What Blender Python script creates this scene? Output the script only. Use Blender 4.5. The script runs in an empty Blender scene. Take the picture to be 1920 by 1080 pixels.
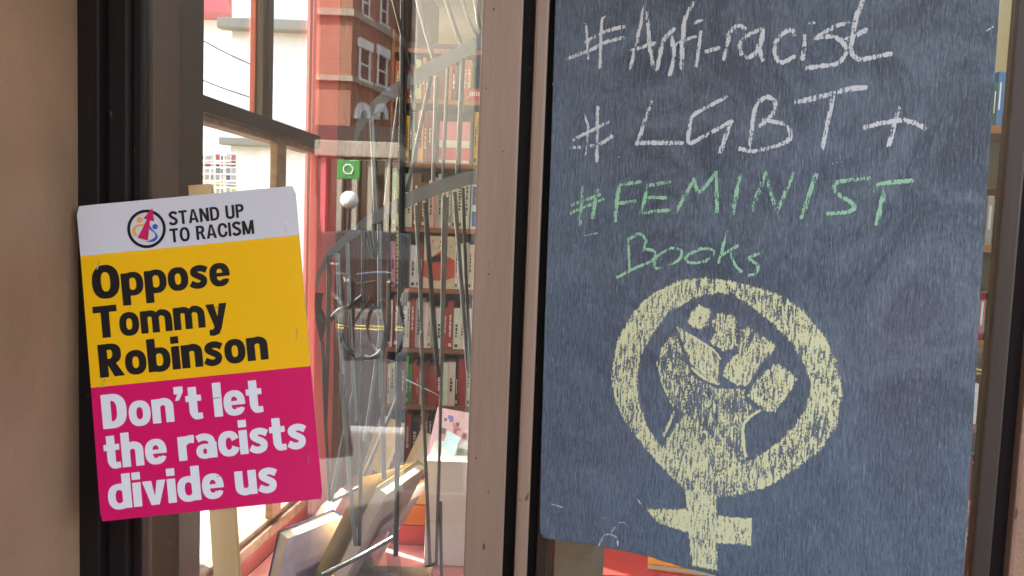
import bpy, bmesh, math, random
import numpy as np
from mathutils import Vector, Matrix
random.seed(7)
R = math.radians
scene = bpy.context.scene
C = scene.collection

# ---------------------------------------------------------------- camera
F = 1400.0
CAM = Vector((0, 0, 1.5))
Zw = Vector((.0374, .9966, .0717)).normalized()          # world up seen from the lens
fw = Vector((0, 0, -1))
Yw = (fw - fw.dot(Zw) * Zw).normalized()
Xw = Yw.cross(Zw)
def c2w(c): return Vector((Xw.dot(c), Yw.dot(c), Zw.dot(c)))
cam = bpy.data.cameras.new('camera'); camo = bpy.data.objects.new('camera', cam); C.objects.link(camo)
cx_, cy_, cz_ = c2w(Vector((1, 0, 0))), c2w(Vector((0, 1, 0))), c2w(Vector((0, 0, 1)))
camo.matrix_world = Matrix(((cx_.x, cy_.x, cz_.x, CAM.x), (cx_.y, cy_.y, cz_.y, CAM.y), (cx_.z, cy_.z, cz_.z, CAM.z), (0, 0, 0, 1)))
cam.sensor_width = 36; cam.lens = 36 * F / 1920; cam.clip_start = .05; cam.clip_end = 400
scene.camera = camo

# ---------------------------------------------------------------- world, sun, exposure
SUN_EL, SUN_AZ = R(42), R(-58)                           # azimuth measured from +Y towards +X
w = bpy.data.worlds.new("World"); scene.world = w; w.use_nodes = True
nt = w.node_tree; bg = nt.nodes['Background']
sky = nt.nodes.new('ShaderNodeTexSky'); sky.sky_type = 'NISHITA'; sky.sun_disc = False
sky.sun_elevation = SUN_EL; sky.sun_rotation = SUN_AZ
sky.air_density = 1.6; sky.dust_density = 3.0
nt.links.new(sky.outputs[0], bg.inputs[0]); bg.inputs[1].default_value = .15
sl = bpy.data.lights.new('sun', 'SUN'); sl.energy = 3.6; sl.angle = R(.6); sl.color = (1, .95, .88)
so = bpy.data.objects.new('sun', sl); C.objects.link(so)
sd = Vector((math.sin(SUN_AZ) * math.cos(SUN_EL), math.cos(SUN_AZ) * math.cos(SUN_EL), math.sin(SUN_EL)))
so.rotation_euler = sd.to_track_quat('Z', 'Y').to_euler(); so.location = sd * 30
scene.view_settings.view_transform = 'Standard'; scene.view_settings.look = 'None'
scene.view_settings.gamma = 1; scene.view_settings.use_curve_mapping = False
scene.view_settings.exposure = 3.15
scene.cycles.max_bounces = 10; scene.cycles.transparent_max_bounces = 24
scene.cycles.caustics_reflective = False; scene.cycles.caustics_refractive = False
scene.cycles.sample_clamp_indirect = 6

# ---------------------------------------------------------------- measuring helpers (photo pixel -> metres on a real plane)
def ray(px, py): return c2w(Vector(((px - 960) / F, -(py - 540) / F, -1)))
def P(px, py, Y):
    d = ray(px, py); return CAM + d * (Y / d.y)
def onz(px, py, z):
    d = ray(px, py); return CAM + d * ((z - 1.5) / d.z)
def onplane(px, py, p0, n):
    d = ray(px, py); return CAM + d * ((p0 - CAM).dot(n) / d.dot(n))

# ---------------------------------------------------------------- materials
def mat(name, col, rough=.6, var=0, vscale=6, bump=0, bscale=60, stretch=(1, 1, 1), metal=0, col2=None, spec=.5, coat=0, emit=None, estr=0, detail=4, chips=None):
    m = bpy.data.materials.new(name); m.use_nodes = True; n = m.node_tree.nodes; l = m.node_tree.links
    b = n['Principled BSDF']; b.inputs['Base Color'].default_value = (*col, 1); b.inputs['Roughness'].default_value = rough
    b.inputs['Metallic'].default_value = metal; b.inputs['Specular IOR Level'].default_value = spec
    b.inputs['Coat Weight'].default_value = coat
    if emit: b.inputs['Emission Color'].default_value = (*emit, 1); b.inputs['Emission Strength'].default_value = estr
    if var or bump or col2 or chips:
        tc = n.new('ShaderNodeTexCoord'); mp = n.new('ShaderNodeMapping'); mp.inputs['Scale'].default_value = stretch
        l.new(tc.outputs['Object'], mp.inputs[0])
        no = n.new('ShaderNodeTexNoise'); no.inputs['Scale'].default_value = vscale; no.inputs['Detail'].default_value = detail
        l.new(mp.outputs[0], no.inputs['Vector'])
        if var or col2:
            rp = n.new('ShaderNodeValToRGB'); rp.color_ramp.elements[0].position = .32; rp.color_ramp.elements[1].position = .68
            a = col; c = col2 if col2 else tuple(x * (1 + var) for x in col)
            if not col2: a = tuple(x * (1 - var) for x in col)
            rp.color_ramp.elements[0].color = (*a, 1); rp.color_ramp.elements[1].color = (*c, 1)
            l.new(no.outputs['Fac'], rp.inputs[0]); l.new(rp.outputs[0], b.inputs['Base Color'])
            mr = n.new('ShaderNodeMapRange'); mr.inputs['To Min'].default_value = max(rough - .08, 0); mr.inputs['To Max'].default_value = min(rough + .1, 1)
            l.new(no.outputs['Fac'], mr.inputs[0]); l.new(mr.outputs[0], b.inputs['Roughness'])
        if chips:
            nc = n.new('ShaderNodeTexNoise'); nc.inputs['Scale'].default_value = chips[0]; nc.inputs['Detail'].default_value = 3; nc.inputs['Distortion'].default_value = .6
            mpc = n.new('ShaderNodeMapping'); mpc.inputs['Scale'].default_value = (1, 1, .35); l.new(tc.outputs['Object'], mpc.inputs[0]); l.new(mpc.outputs[0], nc.inputs['Vector'])
            rc = n.new('ShaderNodeValToRGB'); rc.color_ramp.elements[0].position = chips[1]; rc.color_ramp.elements[1].position = chips[1] + .02; l.new(nc.outputs['Fac'], rc.inputs[0])
            mc = n.new('ShaderNodeMix'); mc.data_type = 'RGBA'; l.new(rc.outputs[0], mc.inputs[0]); mc.inputs[7].default_value = (*chips[2], 1)
            src = b.inputs['Base Color'].links[0].from_socket if b.inputs['Base Color'].is_linked else None
            if src: l.new(src, mc.inputs[6])
            else: mc.inputs[6].default_value = (*col, 1)
            l.new(mc.outputs[2], b.inputs['Base Color'])
        if bump:
            n2 = n.new('ShaderNodeTexNoise'); n2.inputs['Scale'].default_value = bscale; n2.inputs['Detail'].default_value = 5
            l.new(mp.outputs[0], n2.inputs['Vector'])
            bp = n.new('ShaderNodeBump'); bp.inputs['Strength'].default_value = bump; bp.inputs['Distance'].default_value = .003
            l.new(n2.outputs['Fac'], bp.inputs['Height']); l.new(bp.outputs[0], b.inputs['Normal'])
    return m
def glass(name, fac, tint=(.97, .98, .97)):
    m = bpy.data.materials.new(name); m.use_nodes = True; n = m.node_tree.nodes; l = m.node_tree.links
    n.remove(n['Principled BSDF'])
    t = n.new('ShaderNodeBsdfTransparent'); t.inputs[0].default_value = (*tint, 1)
    g = n.new('ShaderNodeBsdfGlossy'); g.inputs['Roughness'].default_value = .0; g.inputs[0].default_value = (1, 1, 1, 1)
    mx = n.new('ShaderNodeMixShader'); 
    lw = n.new('ShaderNodeFresnel'); lw.inputs[0].default_value = 1.5
    ge_ = n.new('ShaderNodeNewGeometry'); io = n.new('ShaderNodeMapRange'); io.inputs['To Min'].default_value = 1.5; io.inputs['To Max'].default_value = 1 / 1.5
    l.new(ge_.outputs['Backfacing'], io.inputs[0]); l.new(io.outputs[0], lw.inputs[0])
    mu = n.new('ShaderNodeMath'); mu.operation = 'MULTIPLY_ADD'; mu.inputs[1].default_value = 1.0; mu.inputs[2].default_value = fac - .04; mu.use_clamp = True
    l.new(lw.outputs[0], mu.inputs[0]); l.new(mu.outputs[0], mx.inputs[0]); l.new(t.outputs[0], mx.inputs[1]); l.new(g.outputs[0], mx.inputs[2])
    l.new(mx.outputs[0], n['Material Output'].inputs[0])
    return m
M = {}
M['brownpaint'] = mat('brown_paint', (.225, .128, .085), .42, .13, 7, .45, 70, (1, 1, .14), detail=8, chips=(38, .73, (.05, .03, .022)))
M['pierpaint'] = mat('pier_paint', (.275, .148, .088), .6, .16, 3.2, .6, 120, detail=9, chips=(26, .745, (.10, .06, .04)))
M['darkpaint'] = mat('dark_paint', (.010, .005, .005), .55, .3, 5, .3, 60, (1, 1, .1), spec=.2, chips=(80, .72, (.06, .035, .025)))
M['darkbrown'] = mat('dark_brown_paint', (.030, .015, .010), .4, .25, 5, .3, 60, (1, 1, .1))
M['cream'] = mat('cream_wall', (.42, .37, .24), .75, .05, 3, .15, 80)
M['olive'] = mat('olive_wall', (.66, .56, .14), .7, .05, 3)
M['redpaint'] = mat('red_paint', (.48, .085, .105), .4, .12, 4, .2, 60, (1, 1, .2))
M['riser'] = mat('riser_paint', (.20, .035, .032), .45, .2, 6, .2, 60)
M['wornwood'] = mat('worn_sill', (.22, .13, .085), .6, .35, 30, .4, 80, (1, .15, 1))
M['pine'] = mat('pine', (.60, .37, .19), .55, 0, 8, .2, 120, (1, 1, .03), col2=(.42, .235, .10))
M['floor'] = mat('shop_floor_wood', (.12, .06, .03), .4, .3, 6, .2, 40)
M['ceiling'] = mat('ceiling_paint', (.6, .58, .48), .8, .04, 3)
M['maroon'] = mat('maroon_panel', (.10, .035, .028), .5, .25, 6, .2, 40, (1, 1, .1))
M['shelfwood'] = mat('shelf_wood', (.30, .12, .05), .5, .25, 8, .2, 60, (.15, 1, 1))
M['counter'] = mat('pink_counter', (.74, .30, .29), .55, .08, 4)
M['white'] = mat('white_card', (.78, .77, .75), .6, .03, 8)
M['pages'] = mat('book_pages', (.70, .64, .52), .8, .12, 4, .3, 300, (1, 1, 1))
M['perspex'] = glass('perspex', .07, (.9, .92, .94))
M['glass'] = glass('window_glass', .09)
M['glass2'] = glass('street_glass', .04)
M['iron'] = mat('grille_steel', (.16, .16, .165), .36, .15, 20, .1, 80, metal=.6)
M['black'] = mat('black_steel', (.012, .012, .013), .35, .2, 20, .1, 80)
M['steel'] = mat('bright_steel', (.6, .6, .6), .25, metal=1)
M['kraft'] = mat('kraft_card', (.33, .215, .12), .75, .1, 12)
M['pavement'] = mat('paving_stone', (.12, .112, .098), .8, .12, 2, .3, 40)
M['asphalt'] = mat('asphalt', (.034, .034, .035), .95, .2, 3, .4, 60)
M['kerb'] = mat('kerb_granite', (.30, .29, .28), .7, .1, 10)
M['yellowline'] = mat('yellow_road_paint', (.65, .46, .05), .6, .15, 8)
M['render'] = mat('white_render', (.82, .80, .76), .8, .03, 1)
M['stone'] = mat('pale_stone', (.29, .26, .21), .8, .12, 1.5, .2, 20)
M['greywall'] = mat('grey_column_paint', (.36, .345, .30), .7, .06, 2)
M['darkglass'] = mat('dark_window_glass', (.03, .035, .04), .08, spec=.8)
M['whiteframe'] = mat('white_sash_paint', (.75, .73, .68), .5)
M['green'] = mat('green_sign', (.03, .24, .05), .4)
M['globe'] = mat('opal_globe', (.85, .82, .80), .2)
M['fascia'] = mat('black_fascia', (.015, .014, .016), .3)
M['pipe'] = mat('grey_pipe', (.25, .26, .26), .5)
def brickmat():
    m = bpy.data.materials.new('red_brickwork'); m.use_nodes = True; n = m.node_tree.nodes; l = m.node_tree.links
    b = n['Principled BSDF']; b.inputs['Roughness'].default_value = .85
    tc = n.new('ShaderNodeTexCoord'); no = n.new('ShaderNodeTexNoise'); no.inputs['Scale'].default_value = 1.4; no.inputs['Detail'].default_value = 8
    l.new(tc.outputs['Object'], no.inputs['Vector'])
    rp = n.new('ShaderNodeValToRGB'); rp.color_ramp.elements[0].color = (.25, .11, .068, 1); rp.color_ramp.elements[1].color = (.34, .165, .11, 1)
    l.new(no.outputs['Fac'], rp.inputs[0])
    wv = n.new('ShaderNodeTexWave'); wv.wave_type = 'BANDS'; wv.bands_direction = 'Z'; wv.inputs['Scale'].default_value = 2.1; wv.inputs['Distortion'].default_value = .4
    l.new(tc.outputs['Object'], wv.inputs['Vector'])
    mx = n.new('ShaderNodeMix'); mx.data_type = 'RGBA'; mx.blend_type = 'MULTIPLY'; mx.inputs[0].default_value = .25
    l.new(rp.outputs[0], mx.inputs[6]); l.new(wv.outputs[0], mx.inputs[7]); l.new(mx.outputs[2], b.inputs['Base Color'])
    return m
M['brick'] = brickmat()
def board_mat():
    """slate-blue chalkboard paint brushed over wood grain, dusted with rubbed-out chalk; sky sheen and grain relief painted in"""
    m = bpy.data.materials.new('chalkboard_paint'); m.use_nodes = True; n = m.node_tree.nodes; l = m.node_tree.links
    b = n['Principled BSDF']
    tc = n.new('ShaderNodeTexCoord')
    def noise(sc, st, det=5, rough=.6, dist=0):
        mp = n.new('ShaderNodeMapping'); mp.inputs['Scale'].default_value = st; l.new(tc.outputs['Object'], mp.inputs[0])
        k = n.new('ShaderNodeTexNoise'); k.inputs['Scale'].default_value = sc; k.inputs['Detail'].default_value = det; k.inputs['Roughness'].default_value = rough; k.inputs['Distortion'].default_value = dist
        l.new(mp.outputs[0], k.inputs['Vector']); return k.outputs['Fac']
    def ramp(s, a, c, pa, pc):
        r = n.new('ShaderNodeValToRGB'); r.color_ramp.elements[0].position = pa; r.color_ramp.elements[1].position = pc
        r.color_ramp.elements[0].color = (*a, 1); r.color_ramp.elements[1].color = (*c, 1); l.new(s, r.inputs[0]); return r.outputs[0]
    def mix(f, a, c, bt='MIX', fv=None):
        x = n.new('ShaderNodeMix'); x.data_type = 'RGBA'; x.blend_type = bt
        if fv is not None: x.inputs[0].default_value = fv
        else: l.new(f, x.inputs[0])
        l.new(a, x.inputs[6])
        if isinstance(c, tuple): x.inputs[7].default_value = (*c, 1)
        else: l.new(c, x.inputs[7])
        return x.outputs[2]
    big = noise(2.6, (1, 1, 1), 3)
    base = ramp(big, (.036, .040, .056), (.052, .068, .096), .35, .65)
    pur = ramp(noise(3.3, (1, 1, .6), 2), (0, 0, 0), (1, 1, 1), .55, .8)
    base = mix(pur, base, (.075, .056, .092))
    dust = ramp(noise(5.5, (1, 1, .75), 8, .74, 1.8), (0, 0, 0), (.85, .85, .85), .42, .72)
    base = mix(dust, base, (.16, .185, .22))
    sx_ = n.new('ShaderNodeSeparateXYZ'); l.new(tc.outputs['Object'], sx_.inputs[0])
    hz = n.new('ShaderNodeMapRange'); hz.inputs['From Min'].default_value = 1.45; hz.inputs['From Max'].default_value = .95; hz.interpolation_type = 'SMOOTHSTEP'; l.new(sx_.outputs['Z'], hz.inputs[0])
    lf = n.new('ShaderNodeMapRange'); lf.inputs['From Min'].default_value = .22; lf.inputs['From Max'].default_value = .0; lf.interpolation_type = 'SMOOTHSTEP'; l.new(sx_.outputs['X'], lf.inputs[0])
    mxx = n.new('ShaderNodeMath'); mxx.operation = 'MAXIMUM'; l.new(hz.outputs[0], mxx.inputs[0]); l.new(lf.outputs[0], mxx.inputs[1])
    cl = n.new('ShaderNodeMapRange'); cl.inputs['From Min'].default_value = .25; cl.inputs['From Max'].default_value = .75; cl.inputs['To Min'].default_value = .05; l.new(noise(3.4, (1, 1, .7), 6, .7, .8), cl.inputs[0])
    sheen_mask = n.new('ShaderNodeMath'); sheen_mask.operation = 'MULTIPLY'; l.new(mxx.outputs[0], sheen_mask.inputs[0]); l.new(cl.outputs[0], sheen_mask.inputs[1])
    base = mix(sheen_mask.outputs[0], base, (.108, .132, .172))  # sky sheen put into the colour, paler and bluer low down and left
    streak = noise(60, (3.9, 3.9, .72), 4, .62, .8)
    s1 = ramp(streak, (.42, .42, .45), (1.0, 1.0, 1.0), .40, .58)
    base = mix(None, base, s1, 'MULTIPLY', .50)  # dark crevices: relief shading of the grain put into the colour
    hi = ramp(noise(75, (3.9, 3.9, .74), 4, .6, .8), (0, 0, 0), (.36, .36, .36), .52, .74)
    base = mix(hi, base, (.24, .28, .35))  # lighter ridges: gathered chalk dust plus painted relief highlights
    l.new(base, b.inputs['Base Color'])
    b.inputs['Roughness'].default_value = .52; b.inputs['Specular IOR Level'].default_value = .55
    bp = n.new('ShaderNodeBump'); bp.inputs['Strength'].default_value = 1.0; bp.inputs['Distance'].default_value = .003
    l.new(streak, bp.inputs['Height']); l.new(bp.outputs[0], b.inputs['Normal'])
    return m
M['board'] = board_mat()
def chalk_mat(name, col, lo=.30, hi=.66):
    m = bpy.data.materials.new(name); m.use_nodes = True; n = m.node_tree.nodes; l = m.node_tree.links
    b = n['Principled BSDF']; b.inputs['Base Color'].default_value = (*col, 1); b.inputs['Roughness'].default_value = .95; b.inputs['Specular IOR Level'].default_value = .1
    tc = n.new('ShaderNodeTexCoord')
    def noise(sc, st, det):
        mp = n.new('ShaderNodeMapping'); mp.inputs['Scale'].default_value = st; l.new(tc.outputs['Object'], mp.inputs[0])
        k = n.new('ShaderNodeTexNoise'); k.inputs['Scale'].default_value = sc; k.inputs['Detail'].default_value = det; k.inputs['Roughness'].default_value = .6; k.inputs['Distortion'].default_value = .3
        l.new(mp.outputs[0], k.inputs['Vector']); return k.outputs['Fac']
    a1 = noise(60, (3.9, 3.9, .72), 4); a2 = noise(300, (1, 1, .8), 3)
    ad = n.new('ShaderNodeMath'); ad.operation = 'MULTIPLY_ADD'; ad.inputs[1].default_value = .62; l.new(a1, ad.inputs[0])
    m2 = n.new('ShaderNodeMath'); m2.operation = 'MULTIPLY'; m2.inputs[1].default_value = .38; l.new(a2, m2.inputs[0]); l.new(m2.outputs[0], ad.inputs[2])
    mr = n.new('ShaderNodeMapRange'); mr.inputs['From Min'].default_value = lo; mr.inputs['From Max'].default_value = hi; l.new(ad.outputs[0], mr.inputs[0])
    at = n.new('ShaderNodeAttribute'); at.attribute_name = 'cov'
    sb = n.new('ShaderNodeMath'); sb.operation = 'SUBTRACT'; l.new(at.outputs['Fac'], sb.inputs[0]); l.new(mr.outputs[0], sb.inputs[1])
    ml = n.new('ShaderNodeMath'); ml.operation = 'MULTIPLY_ADD'; ml.use_clamp = True; ml.inputs[1].default_value = 5.0; ml.inputs[2].default_value = .30; l.new(sb.outputs[0], ml.inputs[0])
    m3 = n.new('ShaderNodeMath'); m3.operation = 'MULTIPLY'; m3.inputs[1].default_value = .86
    gt = n.new('ShaderNodeMath'); gt.operation = 'MULTIPLY'; gt.use_clamp = True; gt.inputs[1].default_value = 12
    l.new(at.outputs['Fac'], gt.inputs[0]); m4 = n.new('ShaderNodeMath'); m4.operation = 'MULTIPLY'
    l.new(ml.outputs[0], m3.inputs[0]); l.new(m3.outputs[0], m4.inputs[0]); l.new(gt.outputs[0], m4.inputs[1]); l.new(m4.outputs[0], b.inputs['Alpha'])
    return m
M['chalkw'] = chalk_mat('white_chalk', (.64, .61, .59))
M['chalkg'] = chalk_mat('green_chalk', (.34, .54, .34))
M['chalkb'] = chalk_mat('rubbed_chalk', (.30, .35, .42))
M['chalky'] = chalk_mat('yellow_chalk', (.70, .635, .37), .32, .70)
def plastic(name, col, rough=.28):
    return mat(name, col, rough, 0, 5, .35, 4.5, spec=.4)
M['pl_white'] = plastic('placard_white', (.56, .49, .51))
M['pl_back'] = mat('placard_back', (.50, .49, .52), .6)
M['pl_yellow'] = plastic('placard_yellow', (.78, .38, .002))
M['pl_pink'] = plastic('placard_pink', (.58, .003, .088))
M['pl_black'] = plastic('print_black', (.006, .004, .005), .33)
M['pl_letters'] = plastic('print_white', (.68, .60, .62), .3)
M['pl_orange'] = plastic('print_orange', (.75, .30, .05)); M['pl_blue'] = plastic('print_blue', (.03, .10, .35)); M['pl_red'] = plastic('print_red', (.50, .01, .08))
_cm = {}
def cmat(col, rough=.45):
    k = tuple(round(c, 3) for c in col) + (rough,)
    if k not in _cm: _cm[k] = mat('cover_print', col, rough, .10, 25)
    return _cm[k]

# ---------------------------------------------------------------- object helpers
def tag(o, label=None, cat=None, group=None, kind=None):
    if label: o['label'] = label
    if cat: o['category'] = cat
    if group: o['group'] = group
    if kind: o['kind'] = kind
    return o
def thing(name, label, cat, loc=(0, 0, 0), rot=(0, 0, 0), group=None):
    o = bpy.data.objects.new(name, None); C.objects.link(o); o.location = loc; o.rotation_euler = rot; o.empty_display_size = .05
    return tag(o, label, cat, group)
class MB:
    def __init__(s): s.v = []; s.f = []
    def box(s, a, b, T=None):
        (x0, y0, z0), (x1, y1, z1) = a, b
        x0, x1 = min(x0, x1), max(x0, x1); y0, y1 = min(y0, y1), max(y0, y1); z0, z1 = min(z0, z1), max(z0, z1)
        p = [Vector(q) for q in ((x0, y0, z0), (x1, y0, z0), (x1, y1, z0), (x0, y1, z0), (x0, y0, z1), (x1, y0, z1), (x1, y1, z1), (x0, y1, z1))]
        if T is not None: p = [T @ q for q in p]
        k = len(s.v); s.v += p
        s.f += [tuple(k + i for i in q) for q in ((3, 2, 1, 0), (4, 5, 6, 7), (0, 1, 5, 4), (1, 2, 6, 5), (2, 3, 7, 6), (3, 0, 4, 7))]
        return s
    def poly(s, pts, ext):
        """planar polygon (3-D points) extruded by vector ext"""
        k = len(s.v); n = len(pts); ext = Vector(ext)
        s.v += [Vector(p) for p in pts] + [Vector(p) + ext for p in pts]
        s.f += [tuple(k + i for i in range(n)), tuple(k + n + i for i in reversed(range(n)))]
        s.f += [(k + i, k + n + i, k + n + (i + 1) % n, k + (i + 1) % n) for i in range(n)]
        return s
    def strip(s, A, B, ext):
        """ribbon between two edge lines extruded by ext"""
        ext = Vector(ext)
        for i in range(len(A) - 1):
            s.poly([A[i], A[i + 1], B[i + 1], B[i]], ext)
        return s
    def tube(s, pts, r, n=8, closed=False):
        pts = [Vector(p) for p in pts]; m = len(pts); rs = r if isinstance(r, (list, tuple)) else [r] * m; k = len(s.v)
        for i, p in enumerate(pts):
            a = pts[(i - 1) % m] if closed or i > 0 else p; b = pts[(i + 1) % m] if closed or i < m - 1 else p
            t = (b - a).normalized(); u = t.cross(Vector((0, 0, 1)));
            if u.length < .05: u = t.cross(Vector((0, 1, 0)))
            u.normalize(); v = t.cross(u)
            for j in range(n):
                q = 2 * math.pi * j / n; s.v.append(p + (u * math.cos(q) + v * math.sin(q)) * rs[i])
        for i in range(m if closed else m - 1):
            i2 = (i + 1) % m
            for j in range(n): s.f.append((k + i * n + j, k + i * n + (j + 1) % n, k + i2 * n + (j + 1) % n, k + i2 * n + j))
        if not closed: s.f += [tuple(k + j for j in reversed(range(n))), tuple(k + (m - 1) * n + j for j in range(n))]
        return s
    def sphere(s, c, r, n=20, m=12):
        k = len(s.v); c = Vector(c)
        for i in range(m + 1):
            th = math.pi * i / m
            for j in range(n):
                q = 2 * math.pi * j / n; s.v.append(c + Vector((math.sin(th) * math.cos(q), math.sin(th) * math.sin(q), math.cos(th))) * r)
        for i in range(m):
            for j in range(n): s.f.append((k + i * n + j, k + (i + 1) * n + j, k + (i + 1) * n + (j + 1) % n, k + i * n + (j + 1) % n))
        return s
    def build(s, name, m, parent=None, bevel=0, smooth=False, mirror=None, sharp=35):
        v = s.v
        if mirror is not None: v = [Vector((p.x, mirror - p.y, p.z)) for p in v]
        me = bpy.data.meshes.new(name); me.from_pydata([tuple(p) for p in v], [], s.f)
        b = bmesh.new(); b.from_mesh(me)
        bmesh.ops.recalc_face_normals(b, faces=b.faces)
        if bevel:
            bmesh.ops.remove_doubles(b, verts=b.verts, dist=1e-5)
            es = [e for e in b.edges if len(e.link_faces) == 2 and e.calc_face_angle(0) > .5]
            bmesh.ops.bevel(b, geom=es, offset=bevel, segments=2, affect='EDGES', profile=.6, clamp_overlap=True)
        b.to_mesh(me); b.free()
        if smooth:
            for p in me.polygons: p.use_smooth = True
            me.set_sharp_from_angle(angle=R(40))
        me.materials.append(M[m] if isinstance(m, str) else m)
        o = bpy.data.objects.new(name, me); C.objects.link(o)
        if parent: o.parent = parent; 
        return o
def B(a, b, name, m, parent=None, bevel=0, T=None, mirror=None): return MB().box(a, b, T).build(name, m, parent, bevel, mirror=mirror)

# ================================================================ THE SETTING
PANE_Y = 1.60
MIR = 2 * PANE_Y                                          # the glass mirrors the street behind the camera: y -> MIR - y
tag(B((-60, -60, -.12), (60, 60, -.004), 'ground', 'pavement'), kind='structure')
tag(B((-40, -2.2, -.004), (40, 1.5, .0), 'pavement', 'pavement'), kind='structure')
tag(B((-14, 1.5, -.004), (-1.15, 7.2, .0), 'side_pavement', 'pavement'), kind='structure')
KY = MIR - 12.4
tag(B((-40, KY - 5.5, -.11), (40, -2.35, .012), 'road', 'asphalt'), kind='structure')
tag(B((-40, -2.35, -.1), (40, -2.2, .014), 'kerb', 'kerb'), kind='structure')
for d, yy in ((0, 11.0), (1, 11.35)):
    tag(B((-40, MIR - yy - .09, .012), (40, MIR - yy, .016), 'road_marking', 'yellowline'), kind='structure')
tag(B((-40, -22.5, -.1), (40, KY, .12), 'far_pavement', 'pavement'), kind='structure')

# street wall of the shop runs away from the camera on the left
WP = Vector((P(345, 540, 1.9).x, 1.9, 0)); WD = Vector((math.sin(R(7)), math.cos(R(7)), 0)); WN = Vector((-WD.y, WD.x, 0))   # WN: outwards
TW = Matrix(((WD.x, WN.x, 0, WP.x), (WD.y, WN.y, 0, WP.y), (0, 0, 1, 0), (0, 0, 0, 1)))   # local x along wall, y outwards, z up
def wallt(px):                                            # distance along the street wall seen at photo column px
    k = ray(px, 560); k = k.x / k.y
    return (k * WP.y - WP.x) / (WD.x - k * WD.y)
tag(B((-1.15, 1.62, 0.0), (3.2, 5.2, .02), 'shop_floor', 'floor'), kind='structure')
tag(B((-1.2, 1.62, 2.85), (3.2, 5.3, 2.95), 'shop_ceiling', 'ceiling'), kind='structure')
tag(B((-1.2, 5.2, .02), (3.2, 5.3, 2.85), 'shop_back_wall', 'cream'), kind='structure')
tag(B((3.2, 0.3, .0), (3.3, 5.3, 2.95), 'shop_side_wall', 'cream'), kind='structure')
tag(B((-1.6, .55, 2.62), (3.3, 1.615, 2.80), 'porch_soffit', 'brownpaint'), kind='structure')
tag(B((-1.6, 1.50, 2.80), (3.3, 1.615, 5.2), 'shop_upper_front', 'brownpaint'), kind='structure')
tag(B((-.1, .0, 2.95), (3.4, .12, 5.2), 'upper_wall', 'brownpaint', T=TW), kind='structure')

# ================================================================ SHOPFRONT
# brown pier at the far left
t = thing('porch_side_wall', 'flat brown painted porch wall at the left edge beside the placard', 'wall', (-1.2, 1.45, 0))
pe = P(147, 540, 1.54)
MB().box((-1.75 + 1.2, -1.6, 0), (pe.x + 1.2, .24, 2.61)).build('pier_face', 'pierpaint', t, .006)
B((pe.x + 1.2, -1.6, 0), (pe.x + 1.215, .0, .16), 'skirting', 'darkpaint', t)

# window towards the porch
t = thing('porch_window', 'dark framed shop window behind the placard showing the book display', 'window', (0, PANE_Y, 0))
def fx(px, Y): return P(px, 540, Y).x
x0, x1, x2, x3 = fx(138, 1.56), fx(196, 1.56), fx(248, 1.58), fx(275, 1.6)
MB().box((x0 - .02, -.06, 0), (x1, .03, 2.61)).build('stile', 'darkpaint', t, .004)
MB().box((x1, -.035, 0), (x2, .03, 2.61)).build('stile', 'darkpaint', t, .008)
MB().box((x2, -.02, 0), (x3, .03, 2.61)).build('glazing_bead', 'darkpaint', t, .004)
xr = fx(905, 1.58)
B((x3, -.003, .44), (xr, .003, 2.55), 'glass_pane', 'glass', t)
MB().box((x3, -.05, 0), (xr, .03, .44)).build('bottom_rail', 'darkpaint', t, .005)
MB().box((x3, -.05, 2.55), (xr, .03, 2.61)).build('top_rail', 'darkpaint', t, .005)

# brown door post
t = thing('door_post', 'brown painted door post between the window and the chalkboard', 'post', (0, 1.5, 0))
Y0 = 1.47
a, b_, c_, d_, e_ = fx(887, Y0), fx(962, Y0), fx(984, Y0 + .03), fx(1010, Y0 + .02), fx(1036, Y0 + .05)
MB().box((a, Y0 - 1.5, 0), (b_, .16, 2.61)).build('post_face', 'brownpaint', t, .004)
MB().box((b_, Y0 - 1.5 + .085, 0), (c_, .16, 2.61)).build('groove', 'darkpaint', t)
MB().box((c_, Y0 - 1.5 + .03, 0), (d_, .16, 2.61)).build('door_stop', 'brownpaint', t, .006)
MB().box((d_, Y0 - 1.5 + .10, 0), (e_ + .03, .16, 2.61)).build('groove', 'darkpaint', t)
for (sx, sy, rr) in ((.022, 1.93, .0022), (.03, 1.42, .0016), (.018, 1.05, .002), (.05, 1.66, .0014), (.012, 1.78, .0015), (.045, .98, .0016)):
    MB().sphere((a + sx, Y0 - 1.5, sy), rr, 8, 6).build('paint_pimple', 'darkbrown', t)

# half-open door on the right with the glass behind the chalkboard
AL = R(20)
DD = Vector((math.cos(AL), -math.sin(AL), 0)); DN = Vector((-math.sin(AL), -math.cos(AL), 0))   # DN towards the camera
DP = Vector((fx(1025, 1.53), 1.53, 0))
TD = Matrix(((DD.x, -DN.x, 0, DP.x), (DD.y, -DN.y, 0, DP.y), (0, 0, 1, 0), (0, 0, 0, 1)))     # local x along the door, y inwards
def dx(px, py=540, off=0):
    p = onplane(px, py, DP + DN * off, DN); return (p - DP).dot(DD)
t = thing('shop_door', 'dark brown glazed shop door carrying the chalkboard', 'door')
t.matrix_world = TD
s1 = dx(1866); s2 = s1 + .040
MB().box((-.0, .0, 0), (.028, .05, 2.45)).build('stile', 'darkbrown', t, .004)
MB().box((s1, .0, 0), (s2 - .012, .05, 2.45)).build('stile', 'darkbrown', t, .004)
MB().box((s2 - .012, .02, 0), (s2 + .012, .05, 2.45)).build('groove', 'darkpaint', t)
MB().box((s2 + .012, -.01, 0), (s2 + .2, .06, 2.45)).build('meeting_stile', 'pierpaint', t, .006)
MB().box((.028, .0, 0), (s1, .05, .30)).build('bottom_rail', 'darkbrown', t, .004)
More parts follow.
